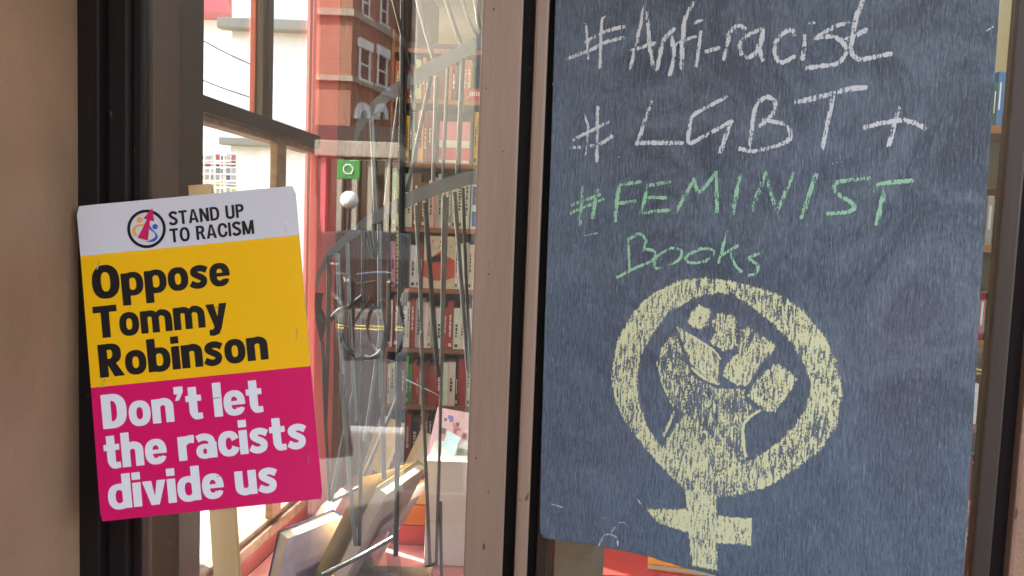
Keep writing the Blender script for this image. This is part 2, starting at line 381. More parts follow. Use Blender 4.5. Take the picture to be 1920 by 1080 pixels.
MB().box((.028, .0, 2.3), (s1, .05, 2.45)).build('top_rail', 'darkbrown', t, .004)
B((.028, .024, .30), (s1, .028, 2.3), 'glass_pane', 'glass2', t)

# street window on the left
t = thing('street_window', 'tall street window on the left glaring white with a slanting dark transom', 'window')
t.matrix_world = TW
L = wallt(586)
tr_z = (onplane(365, 200, WP, WN).z + onplane(560, 250, WP, WN).z) / 2
MB().box((-.07, -.03, .0), (.035, .07, 2.95)).build('stile', 'darkpaint', t, .004)
MB().box((.035, -.02, tr_z - .022), (L, .07, tr_z + .022)).build('transom', 'darkpaint', t, .004)
MB().box((.035, .0, tr_z - .042), (L, .05, tr_z - .022)).build('glazing_bead', 'wornwood', t, .003)
m0, m1 = wallt(476), wallt(500)
MB().box((m0 + .02, -.012, tr_z + .022), (m1, .012, 2.95)).build('mullion', 'darkbrown', t, .004)
MB().box((m0 + .015, .0125, tr_z + .022), (m1 - .002, .03, 2.95)).build('mullion_back', 'redpaint', t, .002)
MB().box(((m0 + m1) / 2 - .006, -.018, tr_z + .022), ((m0 + m1) / 2 + .006, -.012, 2.95)).build('glazing_bead', 'darkbrown', t, .002)
m0, m1 = wallt(508), wallt(528)
MB().box((m0 + .01, -.01, .53), (m1, .015, tr_z - .042)).build('mullion', 'wornwood', t, .004)
MB().box((.035, -.02, .48), (L, .07, .515)).build('sill', 'wornwood', t, .004)
MB().box((.035, .0, .515), (L, .05, .53)).build('glazing_bead', 'wornwood', t, .003)
MB().box((.035, -.012, .0), (L, .08, .48)).build('stall_riser', 'riser', t)
MB().box((L, -.012, .0), (wallt(622), .02, 2.95)).build('stile', 'redpaint', t, .006)
B((.035, .028, .53), (L, .032, tr_z - .042), 'glass_pane', 'glass2', t)
B((.035, .028, tr_z + .022), (L, .032, 2.95), 'glass_pane', 'glass2', t)
q = wallt(622) + .001
t = thing('inner_partition', 'dark maroon boarded partition between street window and bookcase', 'partition'); t.matrix_world = TW
for i in range(11):
    MB().box((q + i * .07, -.015, 0), (q + i * .07 + .066, .0, 2.85)).build('board', 'maroon', t, .003)
B((q, .0, 0), (q + 1.7, .12, 2.95), 'backing', 'maroon', t)
# olive corner pier between the two windows
t = thing('corner_pier', 'olive cream corner pier seen through the dark window frame', 'pier', (0, 0, 0))
MB().box((-1.25, 1.93, 0), (WP.x - .072, 2.1, 2.84)).build('pier_face', 'olive', t, .004)

# ================================================================ SHAPE FIELDS (letters and print)
def sd_poly(X, Y, pts):
    pts = np.asarray(pts, float); d = np.full(X.shape, 1e9); ins = np.zeros(X.shape, bool); n = len(pts)
    for i in range(n):
        ax, ay = pts[i]; bx, by = pts[(i + 1) % n]; ex, ey = bx - ax, by - ay
        L2 = ex * ex + ey * ey
        if L2 < 1e-14: continue
        tt = np.clip(((X - ax) * ex + (Y - ay) * ey) / L2, 0, 1)
        d = np.minimum(d, (X - ax - tt * ex) ** 2 + (Y - ay - tt * ey) ** 2)
        c = (ay > Y) != (by > Y)
        if abs(ey) > 1e-12: ins ^= c & (X < (bx - ax) * (Y - ay) / ey + ax)
    d = np.sqrt(d); return np.where(ins, -d, d)
def catmull(p, n=7):
    p = [np.array(q, float) for q in p]; q = [2 * p[0] - p[1]] + p + [2 * p[-1] - p[-2]]; out = []
    for i in range(1, len(q) - 2):
        for k in range(n):
            u = k / n; a, b, c, d = q[i - 1], q[i], q[i + 1], q[i + 2]
            out.append(.5 * (2 * b + (c - a) * u + (2 * a - 5 * b + 4 * c - d) * u * u + (3 * b - a - 3 * c + d) * u ** 3))
    out.append(p[-1]); return np.array(out)
def stroke(pts, w, n=7):
    c = catmull(pts, n); t = np.gradient(c, axis=0); t /= np.linalg.norm(t, axis=1)[:, None]; nn = np.stack([-t[:, 1], t[:, 0]], 1)
    ws = np.interp(np.linspace(0, 1, len(c)), np.linspace(0, 1, len(w)), w) if isinstance(w, (list, tuple)) else np.full(len(c), w)
    return np.concatenate([c + nn * ws[:, None] / 2, (c - nn * ws[:, None] / 2)[::-1]])
class Gl:
    """one glyph: union of shapes, then cuts, evaluated as a distance field"""
    def __init__(s, wd): s.wd = wd; s.a = []; s.c = []
    def box(s, x0, y0, x1, y1): s.a.append(lambda X, Y: sd_poly(X, Y, [(x0, y0), (x1, y0), (x1, y1), (x0, y1)])); return s
    def poly(s, p): s.a.append(lambda X, Y: sd_poly(X, Y, p)); return s
    def st(s, p, w): return s.poly(stroke(p, w))
    def quad(s, p, w):                                   # stroke evaluated segment-wise (safe for tight curls)
        c = catmull(p, 8); t = np.gradient(c, axis=0); t /= np.linalg.norm(t, axis=1)[:, None]; nn = np.stack([-t[:, 1], t[:, 0]], 1) * w / 2
        A, Bq = c + nn, c - nn
        def f(X, Y):
            d = np.full(X.shape, 1e9)
            for i in range(0, len(c) - 1):
                d = np.minimum(d, sd_poly(X, Y, [A[i], A[i + 1], Bq[i + 1], Bq[i]]) - .004)
            return d
        s.a.append(f); return s
    def ring(s, cx, cy, rx, ry, tx, ty, clip=None, n=2.35, ni=2.5):
        def se(X, Y, a, b, k): return ((np.abs((X - cx) / a) ** k + np.abs((Y - cy) / b) ** k) ** (1 / k) - 1) * min(a, b)
        def f(X, Y):
            d = np.maximum(se(X, Y, rx, ry, n), -se(X, Y, rx - tx, ry - ty, ni))
            if clip is not None: d = np.maximum(d, clip - X)
            return d
        s.a.append(f); return s
    def cut(s, p): s.c.append(lambda X, Y: sd_poly(X, Y, p)); return s
    def mirror(s):
        g = Gl(s.wd); g.a = [lambda X, Y, f=f: f(s.wd - X, Y) for f in s.a]; g.c = [lambda X, Y, f=f: f(s.wd - X, Y) for f in s.c]; return g
    def rot(s, h):
        g = Gl(s.wd); g.a = [lambda X, Y, f=f: f(s.wd - X, h - Y) for f in s.a]; g.c = [lambda X, Y, f=f: f(s.wd - X, h - Y) for f in s.c]; return g
    def ev(s, X, Y):
        d = s.a[0](X, Y)
        for f in s.a[1:]: d = np.minimum(d, f(X, Y))
        for f in s.c: d = np.maximum(d, -f(X, Y))
        return d
def n_(h=.70): return Gl(.62).box(0, 0, .235, .70).st([(.15, .50), (.27, .605), (.40, .60), (.49, .53), (.505, .40), (.505, 0)], [.14, .19, .21, .22, .23, .23, .23])
G = {
 'O': Gl(.84).ring(.42, .5, .42, .53, .275, .215), 'o': Gl(.62).ring(.31, .35, .31, .37, .212, .185),
 'p': Gl(.66).box(0, -.31, .245, .70).ring(.34, .35, .325, .37, .21, .17, .15), 'b': Gl(.66).box(0, 0, .245, 1.0).ring(.34, .35, .325, .37, .21, .17, .15),
 's': Gl(.56).quad([(.525, .545), (.41, .605), (.28, .622), (.15, .575), (.132, .475), (.24, .39), (.35, .33), (.425, .25), (.40, .13), (.28, .075), (.15, .09), (.03, .16)], .185),
 'e': Gl(.62).ring(.31, .35, .31, .37, .212, .175).box(.12, .295, .60, .405).cut([(.38, .295), (.9, .295), (.9, .30), (.63, .165), (.50, .215), (.42, .185), (.38, .22)]),
 'T': Gl(.76).box(0, .80, .76, 1).box(.25, 0, .51, .9), 'm': Gl(1.0).box(0, 0, .225, .70).st([(.15, .50), (.25, .605), (.37, .60), (.46, .53), (.475, .40), (.475, 0)], [.12, .18, .20, .21, .22, .22]).st([(.50, .48), (.62, .605), (.74, .60), (.85, .53), (.885, .40), (.885, 0)], [.12, .18, .20, .21, .22, .22]),
 'y': Gl(.66).poly([(0, .70), (.255, .70), (.35, .27), (.43, .70), (.67, .70), (.45, -.08), (.36, -.25), (.2, -.30), (.06, -.28), (.06, -.10), (.16, -.11), (.225, -.05), (.22, .03)]),
 'v': Gl(.66).poly([(0, .70), (.255, .70), (.335, .22), (.42, .70), (.665, .70), (.45, 0), (.215, 0)]),
 'i': Gl(.235).box(0, 0, .235, .70).box(0, .79, .235, 1.0), 'l': Gl(.24).box(0, 0, .24, 1.0), 'n': n_(),
 'h': Gl(.62).box(0, 0, .235, 1.0).st([(.15, .50), (.27, .605), (.40, .60), (.49, .53), (.505, .40), (.505, 0)], [.14, .19, .21, .22, .23, .23, .23]),
 'R': Gl(.72).box(0, 0, .26, 1).box(.1, .82, .36, 1).box(.1, .385, .36, .54).ring(.31, .6925, .36, .3075, .25, .16, .3, 2.6, 2.4).poly([(.22, .46), (.46, .46), (.73, 0), (.43, 0)]),
 'D': Gl(.72).box(0, 0, .26, 1).box(.1, .81, .30, 1).box(.1, 0, .30, .19).ring(.26, .5, .45, .5, .275, .19, .25, 2.5, 2.7),
 "'": Gl(.27).poly([(0, 1), (.26, 1), (.26, .84), (.13, .60), (.02, .60), (.10, .79), (0, .79)]),
 't': Gl(.46).box(.09, .2, .325, .95).box(0, .53, .45, .70).st([(.207, .3), (.215, .18), (.28, .085), (.46, .09)], [.235, .22, .19, .165]),
 'r': Gl(.47).box(0, 0, .235, .70).st([(.15, .42), (.22, .54), (.33, .605), (.475, .60)], [.12, .2, .22, .225]),
 'a': Gl(.60).box(.365, 0, .60, .45).quad([(.05, .575), (.18, .622), (.32, .615), (.44, .54), (.475, .40)], .19).ring(.25, .205, .25, .215, .19, .13, n=2.2),
 'c': Gl(.57).ring(.31, .35, .31, .37, .215, .185).cut([(.30, .36), (.45, .44), (.75, .56), (.75, .14), (.45, .26), (.30, .34)]),
 ' ': Gl(.24),
}
G['d'] = G['b'].mirror(); G['u'] = n_().rot(.70)
def capset(k):
    return {'S': Gl(.62).quad([(.58, .80), (.45, .90), (.30, .925), (.15, .86), (.11, .73), (.22, .59), (.40, .47), (.52, .33), (.50, .17), (.34, .075), (.18, .09), (.03, .20)], k),
     'T': Gl(.60).box(0, 1 - k * .9, .60, 1).box(.3 - k / 2, 0, .3 + k / 2, .95),
     'A': Gl(.72).poly([(0, 0), (.26, 1), (.46, 1), (.72, 0), (.72 - k * 1.05, 0), (.36, .86), (k * 1.05, 0)]).box(.16, .20, .56, .20 + k * .8),
     'N': Gl(.66).box(0, 0, k, 1).box(.66 - k, 0, .66, 1).poly([(0, 1), (k * 1.1, 1), (.66, 0), (.66 - k * 1.1, 0)]),
     'D': Gl(.66).box(0, 0, k, 1).box(.05, 1 - k * .85, .28, 1).box(.05, 0, .28, k * .85).ring(.24, .5, .42, .5, k, k * .85, .22, 2.6, 2.6),
     'U': Gl(.64).st([(k / 2, 1), (k / 2, .32), (.15, .13), (.32, .075), (.49, .13), (.64 - k / 2, .32), (.64 - k / 2, 1)], k),
     'P': Gl(.58).box(0, 0, k, 1).box(.05, 1 - k * .85, .26, 1).box(.05, .42, .26, .42 + k * .85).ring(.24, .71, .34, .29, k, k * .85, .22, 2.6, 2.4),
     'O': Gl(.70).ring(.35, .5, .35, .515, k, k * .9, n=2.3, ni=2.3),
     'R': Gl(.62).box(0, 0, k, 1).box(.05, 1 - k * .85, .26, 1).box(.05, .42, .26, .42 + k * .85).ring(.24, .71, .34, .29, k, k * .85, .22, 2.6, 2.4).poly([(.26, .5), (.44, .5), (.64, 0), (.64 - k * 1.1, 0)]),
     'C': Gl(.66).ring(.35, .5, .35, .515, k, k * .9, n=2.3, ni=2.3).cut([(.36, .5), (.58, .64), (.9, .68), (.9, .30), (.58, .36)]),
     'I': Gl(k).box(0, 0, k, 1),
     'M': Gl(.82).box(0, 0, k, 1).box(.82 - k, 0, .82, 1).poly([(0, 1), (k * 1.2, 1), (.41, .30), (.82 - k * 1.2, 1), (.82, 1), (.41 + k * .5, 0.02), (.41 - k * .5, 0.02)]),
     'F': Gl(.5).box(0, 0, k, 1).box(0, 1 - k, .5, 1).box(0, .45, .45, .45 + k), ' ': Gl(.28)}
def contour(f, nx, ny, pos):
    """marching squares with interpolated edges; f[ny,nx] negative inside; pos(ix,iy)->Vector"""
    V, Fc, key = [], [], {}
    def vid(k, p):
        if k not in key: key[k] = len(V); V.append(pos(*p))
        return key[k]
    ins = f < 0
    cnt = ins[:-1, :-1].astype(int) + ins[1:, :-1] + ins[:-1, 1:] + ins[1:, 1:]
    for iy in range(ny - 1):
        ix = 0; row = cnt[iy]
        while ix < nx - 1:
            if row[ix] == 0: ix += 1; continue
            if row[ix] == 4:
                j = ix
                while j < nx - 1 and row[j] == 4: j += 1
                Fc.append([vid((x, iy, 'c'), (x, iy)) for x in ([ix, j])] + [vid((x, iy + 1, 'c'), (x, iy + 1)) for x in (j, ix)])
                ix = j; continue
            cs = [(ix, iy), (ix + 1, iy), (ix + 1, iy + 1), (ix, iy + 1)]; poly = []
            for a in range(4):
                p, q = cs[a], cs[(a + 1) % 4]; fp, fq = f[p[1], p[0]], f[q[1], q[0]]
                if fp < 0: poly.append(vid((*p, 'c'), p))
                if (fp < 0) != (fq < 0):
                    u = fp / (fp - fq); k = (min(p, q), max(p, q), 'e')
                    poly.append(vid(k, (p[0] + (q[0] - p[0]) * u, p[1] + (q[1] - p[1]) * u)))
            if len(poly) >= 3: Fc.append(poly)
            ix += 1
    return V, Fc
def text_mesh(text, glyphs, width, cap, hx, pos, gap=.055, fat=0):
    """letters laid from 0..width (local x), baseline 0, cap height cap; pos(x,y)->Vector"""
    tot = sum(glyphs[c].wd for c in text) + gap * (len(text) - 1); sx = width / tot; V, Fc = [], []; x = 0
    for c in text:
        g = glyphs[c]
        if g.a:
            u0, u1, v0, v1 = -.08, g.wd + .08, -.36, 1.09
            nx = int((u1 - u0) * sx / hx) + 2; ny = int((v1 - v0) * cap / hx) + 2
            U, W = np.meshgrid(np.linspace(u0, u1, nx), np.linspace(v0, v1, ny))
            f = g.ev(U, W) + 1e-7 - fat
            du, dv = (u1 - u0) / (nx - 1), (v1 - v0) / (ny - 1)
            vv, ff = contour(f, nx, ny, lambda ix, iy: pos((x + u0 + ix * du) * sx, (v0 + iy * dv) * cap))
            k = len(V); V += vv; Fc += [[k + i for i in q] for q in ff]
        x += g.wd + gap
    return V, Fc
def raw(name, V, Fc, m, parent):
    me = bpy.data.meshes.new(name); me.from_pydata([tuple(v) for v in V], [], Fc); me.materials.append(M[m] if isinstance(m, str) else m)
    o = bpy.data.objects.new(name, me); C.objects.link(o); o.parent = parent; return o

# ================================================================ PLACARD
PLY = 1.478
nrm = Vector((math.sin(R(1)) * math.cos(R(6)), -math.cos(R(1)) * math.cos(R(6)), math.sin(R(6))))   # leans back against the window frame
PC = P(372, 662, PLY)
def PQ(px, py, back=0): return onplane(px, py, PC - nrm * back, nrm)
TL, TR_, BL_, BR_ = PQ(140, 387), PQ(550, 348), PQ(190, 978), PQ(607, 935)
ux = ((TR_ - TL) + (BR_ - BL_)).normalized(); vx = ((BL_ - TL) + (BR_ - TR_)).normalized()
vx = (vx - vx.dot(ux) * ux).normalized()
ctr = (TL + TR_ + BL_ + BR_) / 4
PW = ((TR_ - TL).length + (BR_ - BL_).length) / 2; PH = ((BL_ - TL).length + (BR_ - TR_).length) / 2
print('placard', PW, PH)
org = ctr - ux * PW / 2 - vx * PH / 2
pl = thing('placard', 'white yellow and pink protest placard on a pine stick', 'placard', tuple(org))
# slight warp of the sheet like real corrugated plastic
def bow(u, v): return .010 * ((u / PW - .5) ** 2 - .25) * 1.0 + .004 * math.sin(v / PH * 3.0) * (u / PW - .5) - .004 * max(0, 1 - u / .06) ** 2 * (1 - v / PH)
def PP(u, v, off=0): return ux * u + vx * v + nrm * (off + bow(u, v))
def uv(px, py):
    p = PQ(px, py) - org; return p.dot(ux), p.dot(vx)
v1 = (uv(147, 480)[1] + uv(563, 441)[1]) / 2; v2 = (uv(169, 728)[1] + uv(588, 685)[1]) / 2
def sheet(name, va, vb, m, off=0, th=.004, ra=0, rb=0):
    nu = 42; nv = max(4, int((vb - va) / .015)); V = []; Fc = []
    for s_ in (0, 1):
        for j in range(nv + 1):
            v = va + (vb - va) * j / nv
            ins = 0
            if ra and v < ra: ins = ra - math.sqrt(max(ra * ra - (ra - v) ** 2, 0))
            if rb and v > PH - rb: ins = rb - math.sqrt(max(rb * rb - (rb - (PH - v)) ** 2, 0))
            for i in range(nu + 1):
                u = ins + (PW - 2 * ins) * i / nu; V.append(PP(u, v, off - s_ * th))
    W = nu + 1; K = W * (nv + 1)
    for j in range(nv):
        for i in range(nu):
            a = j * W + i; Fc += [(a, a + W, a + W + 1, a + 1), (K + a, K + a + 1, K + a + W + 1, K + a + W)]
    for i in range(nu): Fc += [(i, i + 1, K + i + 1, K + i), (nv * W + i + 1, nv * W + i, K + nv * W + i, K + nv * W + i + 1)]
    for j in range(nv): Fc += [((j + 1) * W, j * W, K + j * W, K + (j + 1) * W), (j * W + nu, (j + 1) * W + nu, K + (j + 1) * W + nu, K + j * W + nu)]
    o = raw(name, V, Fc, m, pl)
    for p in o.data.polygons: p.use_smooth = True
    o.data.set_sharp_from_angle(angle=R(30))
    return o
tag(sheet('panel', 0, v1, 'pl_white', ra=.006), 'white top band of the placard')
tag(sheet('panel', v1, v2, 'pl_yellow'), 'yellow middle band of the placard')
tag(sheet('panel', v2, PH, 'pl_pink', rb=.003), 'pink bottom band of the placard')
tag(sheet('back_panel', 0, PH, 'pl_back', off=-.0043, th=.0008, ra=.006, rb=.003), 'plain white back of the placard')
caps = capset(.185)
for txt, gl, x0_, y0_, x1_, slope_end, cap, m, lab in (
    ('STAND UP', caps, 317, 422.5, 458, 407.0, 26.0, 'pl_black', 'black lettering STAND UP'), ('TO RACISM', caps, 319, 455, 477, 438, 26.5, 'pl_black', 'black lettering TO RACISM'),
    ('Oppose', G, 174, 560.5, 432, 533.5, 60, 'pl_black', 'heavy black lettering Oppose'), ('Tommy', G, 177, 635, 427, 609, 60, 'pl_black', 'heavy black lettering on the second yellow line'),
    ('Robinson', G, 187, 708.5, 504, 673, 62, 'pl_black', 'heavy black lettering on the third yellow line'), ("Don't let", G, 193, 805, 494, 772, 64, 'pl_letters', "heavy white lettering Don't let"),
    ('the racists', G, 197, 880, 577, 838.5, 64, 'pl_letters', 'heavy white lettering the racists'), ('divide us', G, 205, 956, 522, 921, 64, 'pl_letters', 'heavy white lettering divide us')):
    a = np.array(uv(x0_, y0_)); b = np.array(uv(x1_, slope_end)); wd = np.linalg.norm(b - a); e = (b - a) / wd; up = np.array([e[1], -e[0]])
    if up[1] > 0: up = -up
    cp = cap / 1400 * PLY
    def pos(x, y): q = a + e * x + up * y; return PP(q[0], q[1], .0006)
    V, Fc = text_mesh(txt, gl, wd, cp, .0009 if cap > 40 else .0006, pos, .052 if cap > 40 else .09, .004 if cap > 40 else .003)
    tag(raw('lettering', V, Fc, m, pl), lab)
def Z(x, y): return (130 + x / 6.75, 340 + y / 6.75)
def printpoly(pts, m, off, name='logo_shape', lab=None):
    q = [uv(*p) for p in pts]; V = [PP(a, b, off) for a, b in q]; bm = bmesh.new(); vs = [bm.verts.new(v) for v in V]; f = bm.faces.new(vs); f.normal_update()
    bmesh.ops.triangulate(bm, faces=[f], ngon_method='EAR_CLIP'); me = bpy.data.meshes.new(name); bm.to_mesh(me); bm.free(); me.materials.append(M[m])
    o = bpy.data.objects.new(name, me); C.objects.link(o); o.parent = pl
    if lab: o['label'] = lab
    return o
def disc(c, r, n=36): return [(c[0] + r * math.cos(2 * math.pi * i / n), c[1] + r * math.sin(2 * math.pi * i / n)) for i in range(n)]
c0 = Z(972, 600); A_ = disc(c0, 36.2, 60); Bq = disc(c0, 30.6, 60)
V = [PP(*uv(*p), .0006) for p in A_ + Bq]; raw('logo_ring', V, [(i, (i + 1) % 60, 60 + (i + 1) % 60, 60 + i) for i in range(60)], 'pl_black', pl)
printpoly([Z(*p) for p in ((1048, 338), (935, 465), (978, 480), (875, 688), (858, 712), (992, 748), (1016, 494), (1070, 503))], 'pl_red', .0011, 'logo_arrow', 'dark red arrow of the emblem')
printpoly(disc(Z(885, 488), 5.4, 24), 'pl_orange', .0009, 'logo_head'); printpoly(disc(Z(1081, 573), 5.2, 24), 'pl_blue', .0009, 'logo_head')
printpoly([tuple(p) for p in stroke([Z(990, 505), Z(940, 545), (Z(860, 560)), Z(812, 610), Z(825, 665), Z(868, 692)], [1.5, 3.2, 4, 5.5, 6, 1])], 'pl_orange', .0008, 'logo_body')
printpoly([tuple(p) for p in stroke([Z(1000, 560), Z(1030, 605), Z(1075, 645), Z(1098, 700), Z(1060, 742), Z(975, 764)], [4, 4, 2, 5, 6, .8])], 'pl_blue', .0008, 'logo_body')
def bar3(p, q, r, name, m, parent, n=6): return MB().tube([p, q], r, n).build(name, m, parent)
for (a, b) in (((374, 402), (391, 398)), ((538, 418), (536, 436)), ((557.5, 617), (556.5, 636)), ((579, 852), (577.5, 872)), ((397, 747.5), (412, 745.5)), ((405, 894), (421, 891)), ((399, 577), (413, 575)), ((186, 490), (181.5, 505)), ((196, 711), (191, 727))):
    p, q_ = uv(*a), uv(*b)
    MB().tube([PP(*p, 0), PP(*p, .0013), PP(*q_, .0013), PP(*q_, 0)], .0006, 6).build('staple', 'steel', pl)
st0, st1 = PQ(373, 346, .008) - org, PQ(428, 1150, .008) - org
sdv = (st1 - st0).normalized(); sw = sdv.cross(nrm).normalized()
if sw.x < 0: sw = -sw
hw = .022
MB().poly([st0 - sw * hw, st0 + sw * hw, st1 + sw * (hw + .003), st1 - sw * (hw + .003)], -nrm * .020).build('stick', 'pine', pl, .0015)

# ================================================================ CHALKBOARD
BOFF = .022
BP = DP + DN * BOFF
def bxy(px, py):
    p = onplane(px, py, BP, DN); return (p - BP).dot(DD), p.z
cb = thing('chalkboard', 'slate blue chalkboard with chalk lettering and a raised fist drawing hanging on the door', 'chalkboard')
cb.matrix_world = Matrix(((DD.x, -DN.x, 0, BP.x), (DD.y, -DN.y, 0, BP.y), (0, 0, 1, 0), (0, 0, 0, 1)))
edge = [(1045, -150), (1041, 0), (1032, 300), (1021, 600), (1014, 850), (1011.5, 985), (1013, 1000), (1019, 1009), (1100, 1020), (1200, 1040), (1293, 1068), (1350, 1080), (1500, 1106), (1600, 1123), (1700, 1146), (1797, 1170), (1806, 1080), (1822, 840), (1838, 560), (1855, 300), (1875, 0), (1885, -150)]
pts = [bxy(*p) for p in edge]
rr = random.Random(3); pp = []
for i, (a, b) in enumerate(zip(pts, pts[1:] + pts[:1])):
    k = max(1, int(math.hypot(b[0] - a[0], b[1] - a[1]) / .012)) if 7 <= i <= 14 or i in (1, 2, 3, 4) else 1
    for j in range(k):
        u = j / k; am = .0012 if 7 <= i <= 14 else .0005
        pp.append((a[0] + (b[0] - a[0]) * u, a[1] + (b[1] - a[1]) * u + (rr.uniform(-am, am) if k > 1 else 0)))
mb = MB().poly([(x, 0, z) for x, z in pp], (0, .012, 0))
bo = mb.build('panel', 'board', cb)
bm = bmesh.new(); bm.from_mesh(bo.data); bmesh.ops.bevel(bm, geom=[e for e in bm.edges if all(abs(v.co.y) < 1e-6 for v in e.verts)], offset=.0016, segments=2, affect='EDGES'); bmesh.ops.triangulate(bm, faces=[f for f in bm.faces if len(f.verts) > 4]); bm.to_mesh(bo.data); bm.free()
mb = MB().poly([(x + (.0006 if x < .3 else -.0006), .0121, z + .0006) for x, z in pp], (0, .003, 0)); mb.build('backing_edge', 'shelfwood', cb)
def chalk(name, mt, strokes=(), fills=(), holes=(), lab=None, fillden=.62, h=.0014):
    """chalk dust deposited on the board: grid cells near the strokes carry a coverage value"""
    cells = {}
    allp = [bxy(*p) for s in strokes for p in s[0]] + [bxy(*p) for f in fills for p in f[0]]
    xs = [p[0] for p in allp]; ys = [p[1] for p in allp]; mg = .012
    x0, x1, y0, y1 = min(xs) - mg, max(xs) + mg, min(ys) - mg, max(ys) + mg
    nx = int((x1 - x0) / h) + 2; ny = int((y1 - y0) / h) + 2
    gx = x0 + np.arange(nx) * h; gy = y0 + np.arange(ny) * h; cov = np.zeros((ny, nx))
    rg = np.random.RandomState(len(allp)); 
    for s in strokes:
        r = s[1] * 1.0e-3 if len(s) > 1 else .0048; den = s[2] if len(s) > 2 else .76
        q = catmull([bxy(*p) for p in s[0]], 8); 
        n = len(q); wob = np.convolve(rg.rand(n + 8), np.ones(4) / 4, 'same')[:n]
        for i in range(n - 1):
            ax, ay = q[i]; bx_, by_ = q[i + 1]
            i0, i1 = np.searchsorted(gx, min(ax, bx_) - r * 1.6), np.searchsorted(gx, max(ax, bx_) + r * 1.6)
            j0, j1 = np.searchsorted(gy, min(ay, by_) - r * 1.6), np.searchsorted(gy, max(ay, by_) + r * 1.6)
            if i1 <= i0 or j1 <= j0: continue
            X, Y = np.meshgrid(gx[i0:i1], gy[j0:j1]); ex, ey = bx_ - ax, by_ - ay
            tt = np.clip(((X - ax) * ex + (Y - ay) * ey) / max(ex * ex + ey * ey, 1e-12), 0, 1)
            d = np.sqrt((X - ax - tt * ex) ** 2 + (Y - ay - tt * ey) ** 2) / r
            c = np.clip((1.35 - d) / .8, 0, 1) * (den * (.62 + .72 * wob[i]))
            cov[j0:j1, i0:i1] = np.maximum(cov[j0:j1, i0:i1], c)
    X, Y = np.meshgrid(gx, gy)
    low = sum(np.sin(X * a + Y * b + c) for a, b, c in ((31, 17, 1), (-23, 41, 2), (57, -19, 3), (15, 63, 4), (90, 33, 0), (-77, 61, 5))) / 6
    for f in fills:
        q = [bxy(*p) for p in f[0]]; den = f[1] if len(f) > 1 else fillden
        sd = sd_poly(X, Y, q)
        for hq in (f[2] if len(f) > 2 else ()): sd = np.maximum(sd, -sd_poly(X, Y, [bxy(*p) for p in hq]))
        rim = np.exp(-(sd / .005) ** 2) * .16
        cov = np.maximum(cov, np.clip((.0035 - sd) / .008, 0, 1) * np.clip(den + .13 * low + rim, 0.05, .98))
    m = cov > .01
    cm = m[:-1, :-1] | m[1:, :-1] | m[:-1, 1:] | m[1:, 1:]
    idx = -np.ones((ny, nx), int); use = np.zeros((ny, nx), bool); use[:-1, :-1] |= cm; use[1:, :-1] |= cm; use[:-1, 1:] |= cm; use[1:, 1:] |= cm
    idx[use] = np.arange(use.sum()); jj, ii = np.nonzero(use)
    V = np.stack([gx[ii], np.full(len(ii), -.0005), gy[jj]], 1)
    cj, ci = np.nonzero(cm); Fc = np.stack([idx[cj, ci], idx[cj, ci + 1], idx[cj + 1, ci + 1], idx[cj + 1, ci]], 1)
    me = bpy.data.meshes.new(name); me.vertices.add(len(V)); me.vertices.foreach_set('co', V.ravel())
    me.loops.add(Fc.size); me.loops.foreach_set('vertex_index', Fc.ravel().astype(np.int32)); me.polygons.add(len(Fc)); me.polygons.foreach_set('loop_start', np.arange(0, Fc.size, 4, dtype=np.int32))
    me.update(); me.validate()
    at = me.attributes.new('cov', 'FLOAT', 'POINT'); at.data.foreach_set('value', cov[use].astype(np.float32))
    me.materials.append(M[mt]); o = bpy.data.objects.new(name, me); C.objects.link(o); o.parent = cb
    if lab: o['label'] = lab
    return o
S1 = [([(1099, 44), (1101, 75), (1103, 110)], 3), ([(1133, 32), (1128, 46), (1125, 126)], 4.2), ([(1096, 80), (1133, 60), (1170, 50)], 4.5), ([(1063, 111), (1111, 92), (1133, 80), (1168, 71)], 4.5),
 ([(1210, 6), (1198, 60), (1182, 129)], 4), ([(1214, 22), (1218, 83), (1226, 130)], 4.6), ([(1185, 94), (1229, 81)], 4.2), ([(1232, 130), (1244, 78), (1263, 55)], 4.8), ([(1258, 64), (1264, 103), (1256, 140)], 5),
 ([(1299, 6), (1283, 44), (1278, 129)], 4.8), ([(1264, 83), (1308, 67)], 3.6), ([(1314, 60), (1306, 123)], 4), ([(1300, 44), (1316, 38)], 3.8), ([(1322, 97), (1347, 90)], 5),
 ([(1368, 60), (1358, 111)], 5), ([(1364, 67), (1381, 49), (1399, 53)], 4.5), ([(1431, 54), (1403, 65), (1388, 83), (1390, 100), (1403, 108), (1419, 94), (1431, 58)], 4.8), ([(1431, 58), (1425, 92), (1431, 112)], 4.8),
 ([(1488, 65), (1484, 56), (1467, 64), (1453, 83), (1456, 108), (1467, 117), (1489, 106)], 4.8), ([(1509, 68), (1506, 110)], 4.8), ([(1516, 44), (1527, 43)], 3.5, .6),
 ([(1589, 42), (1559, 53), (1530, 71)], 5), ([(1530, 71), (1562, 69), (1581, 81), (1587, 97), (1570, 119), (1540, 124), (1513, 128)], 5), ([(1619, 0), (1605, 33), (1601, 56), (1596, 92), (1603, 107), (1617, 111), (1670, 101)], 5), ([(1581, 78), (1624, 57)], 5.5)]
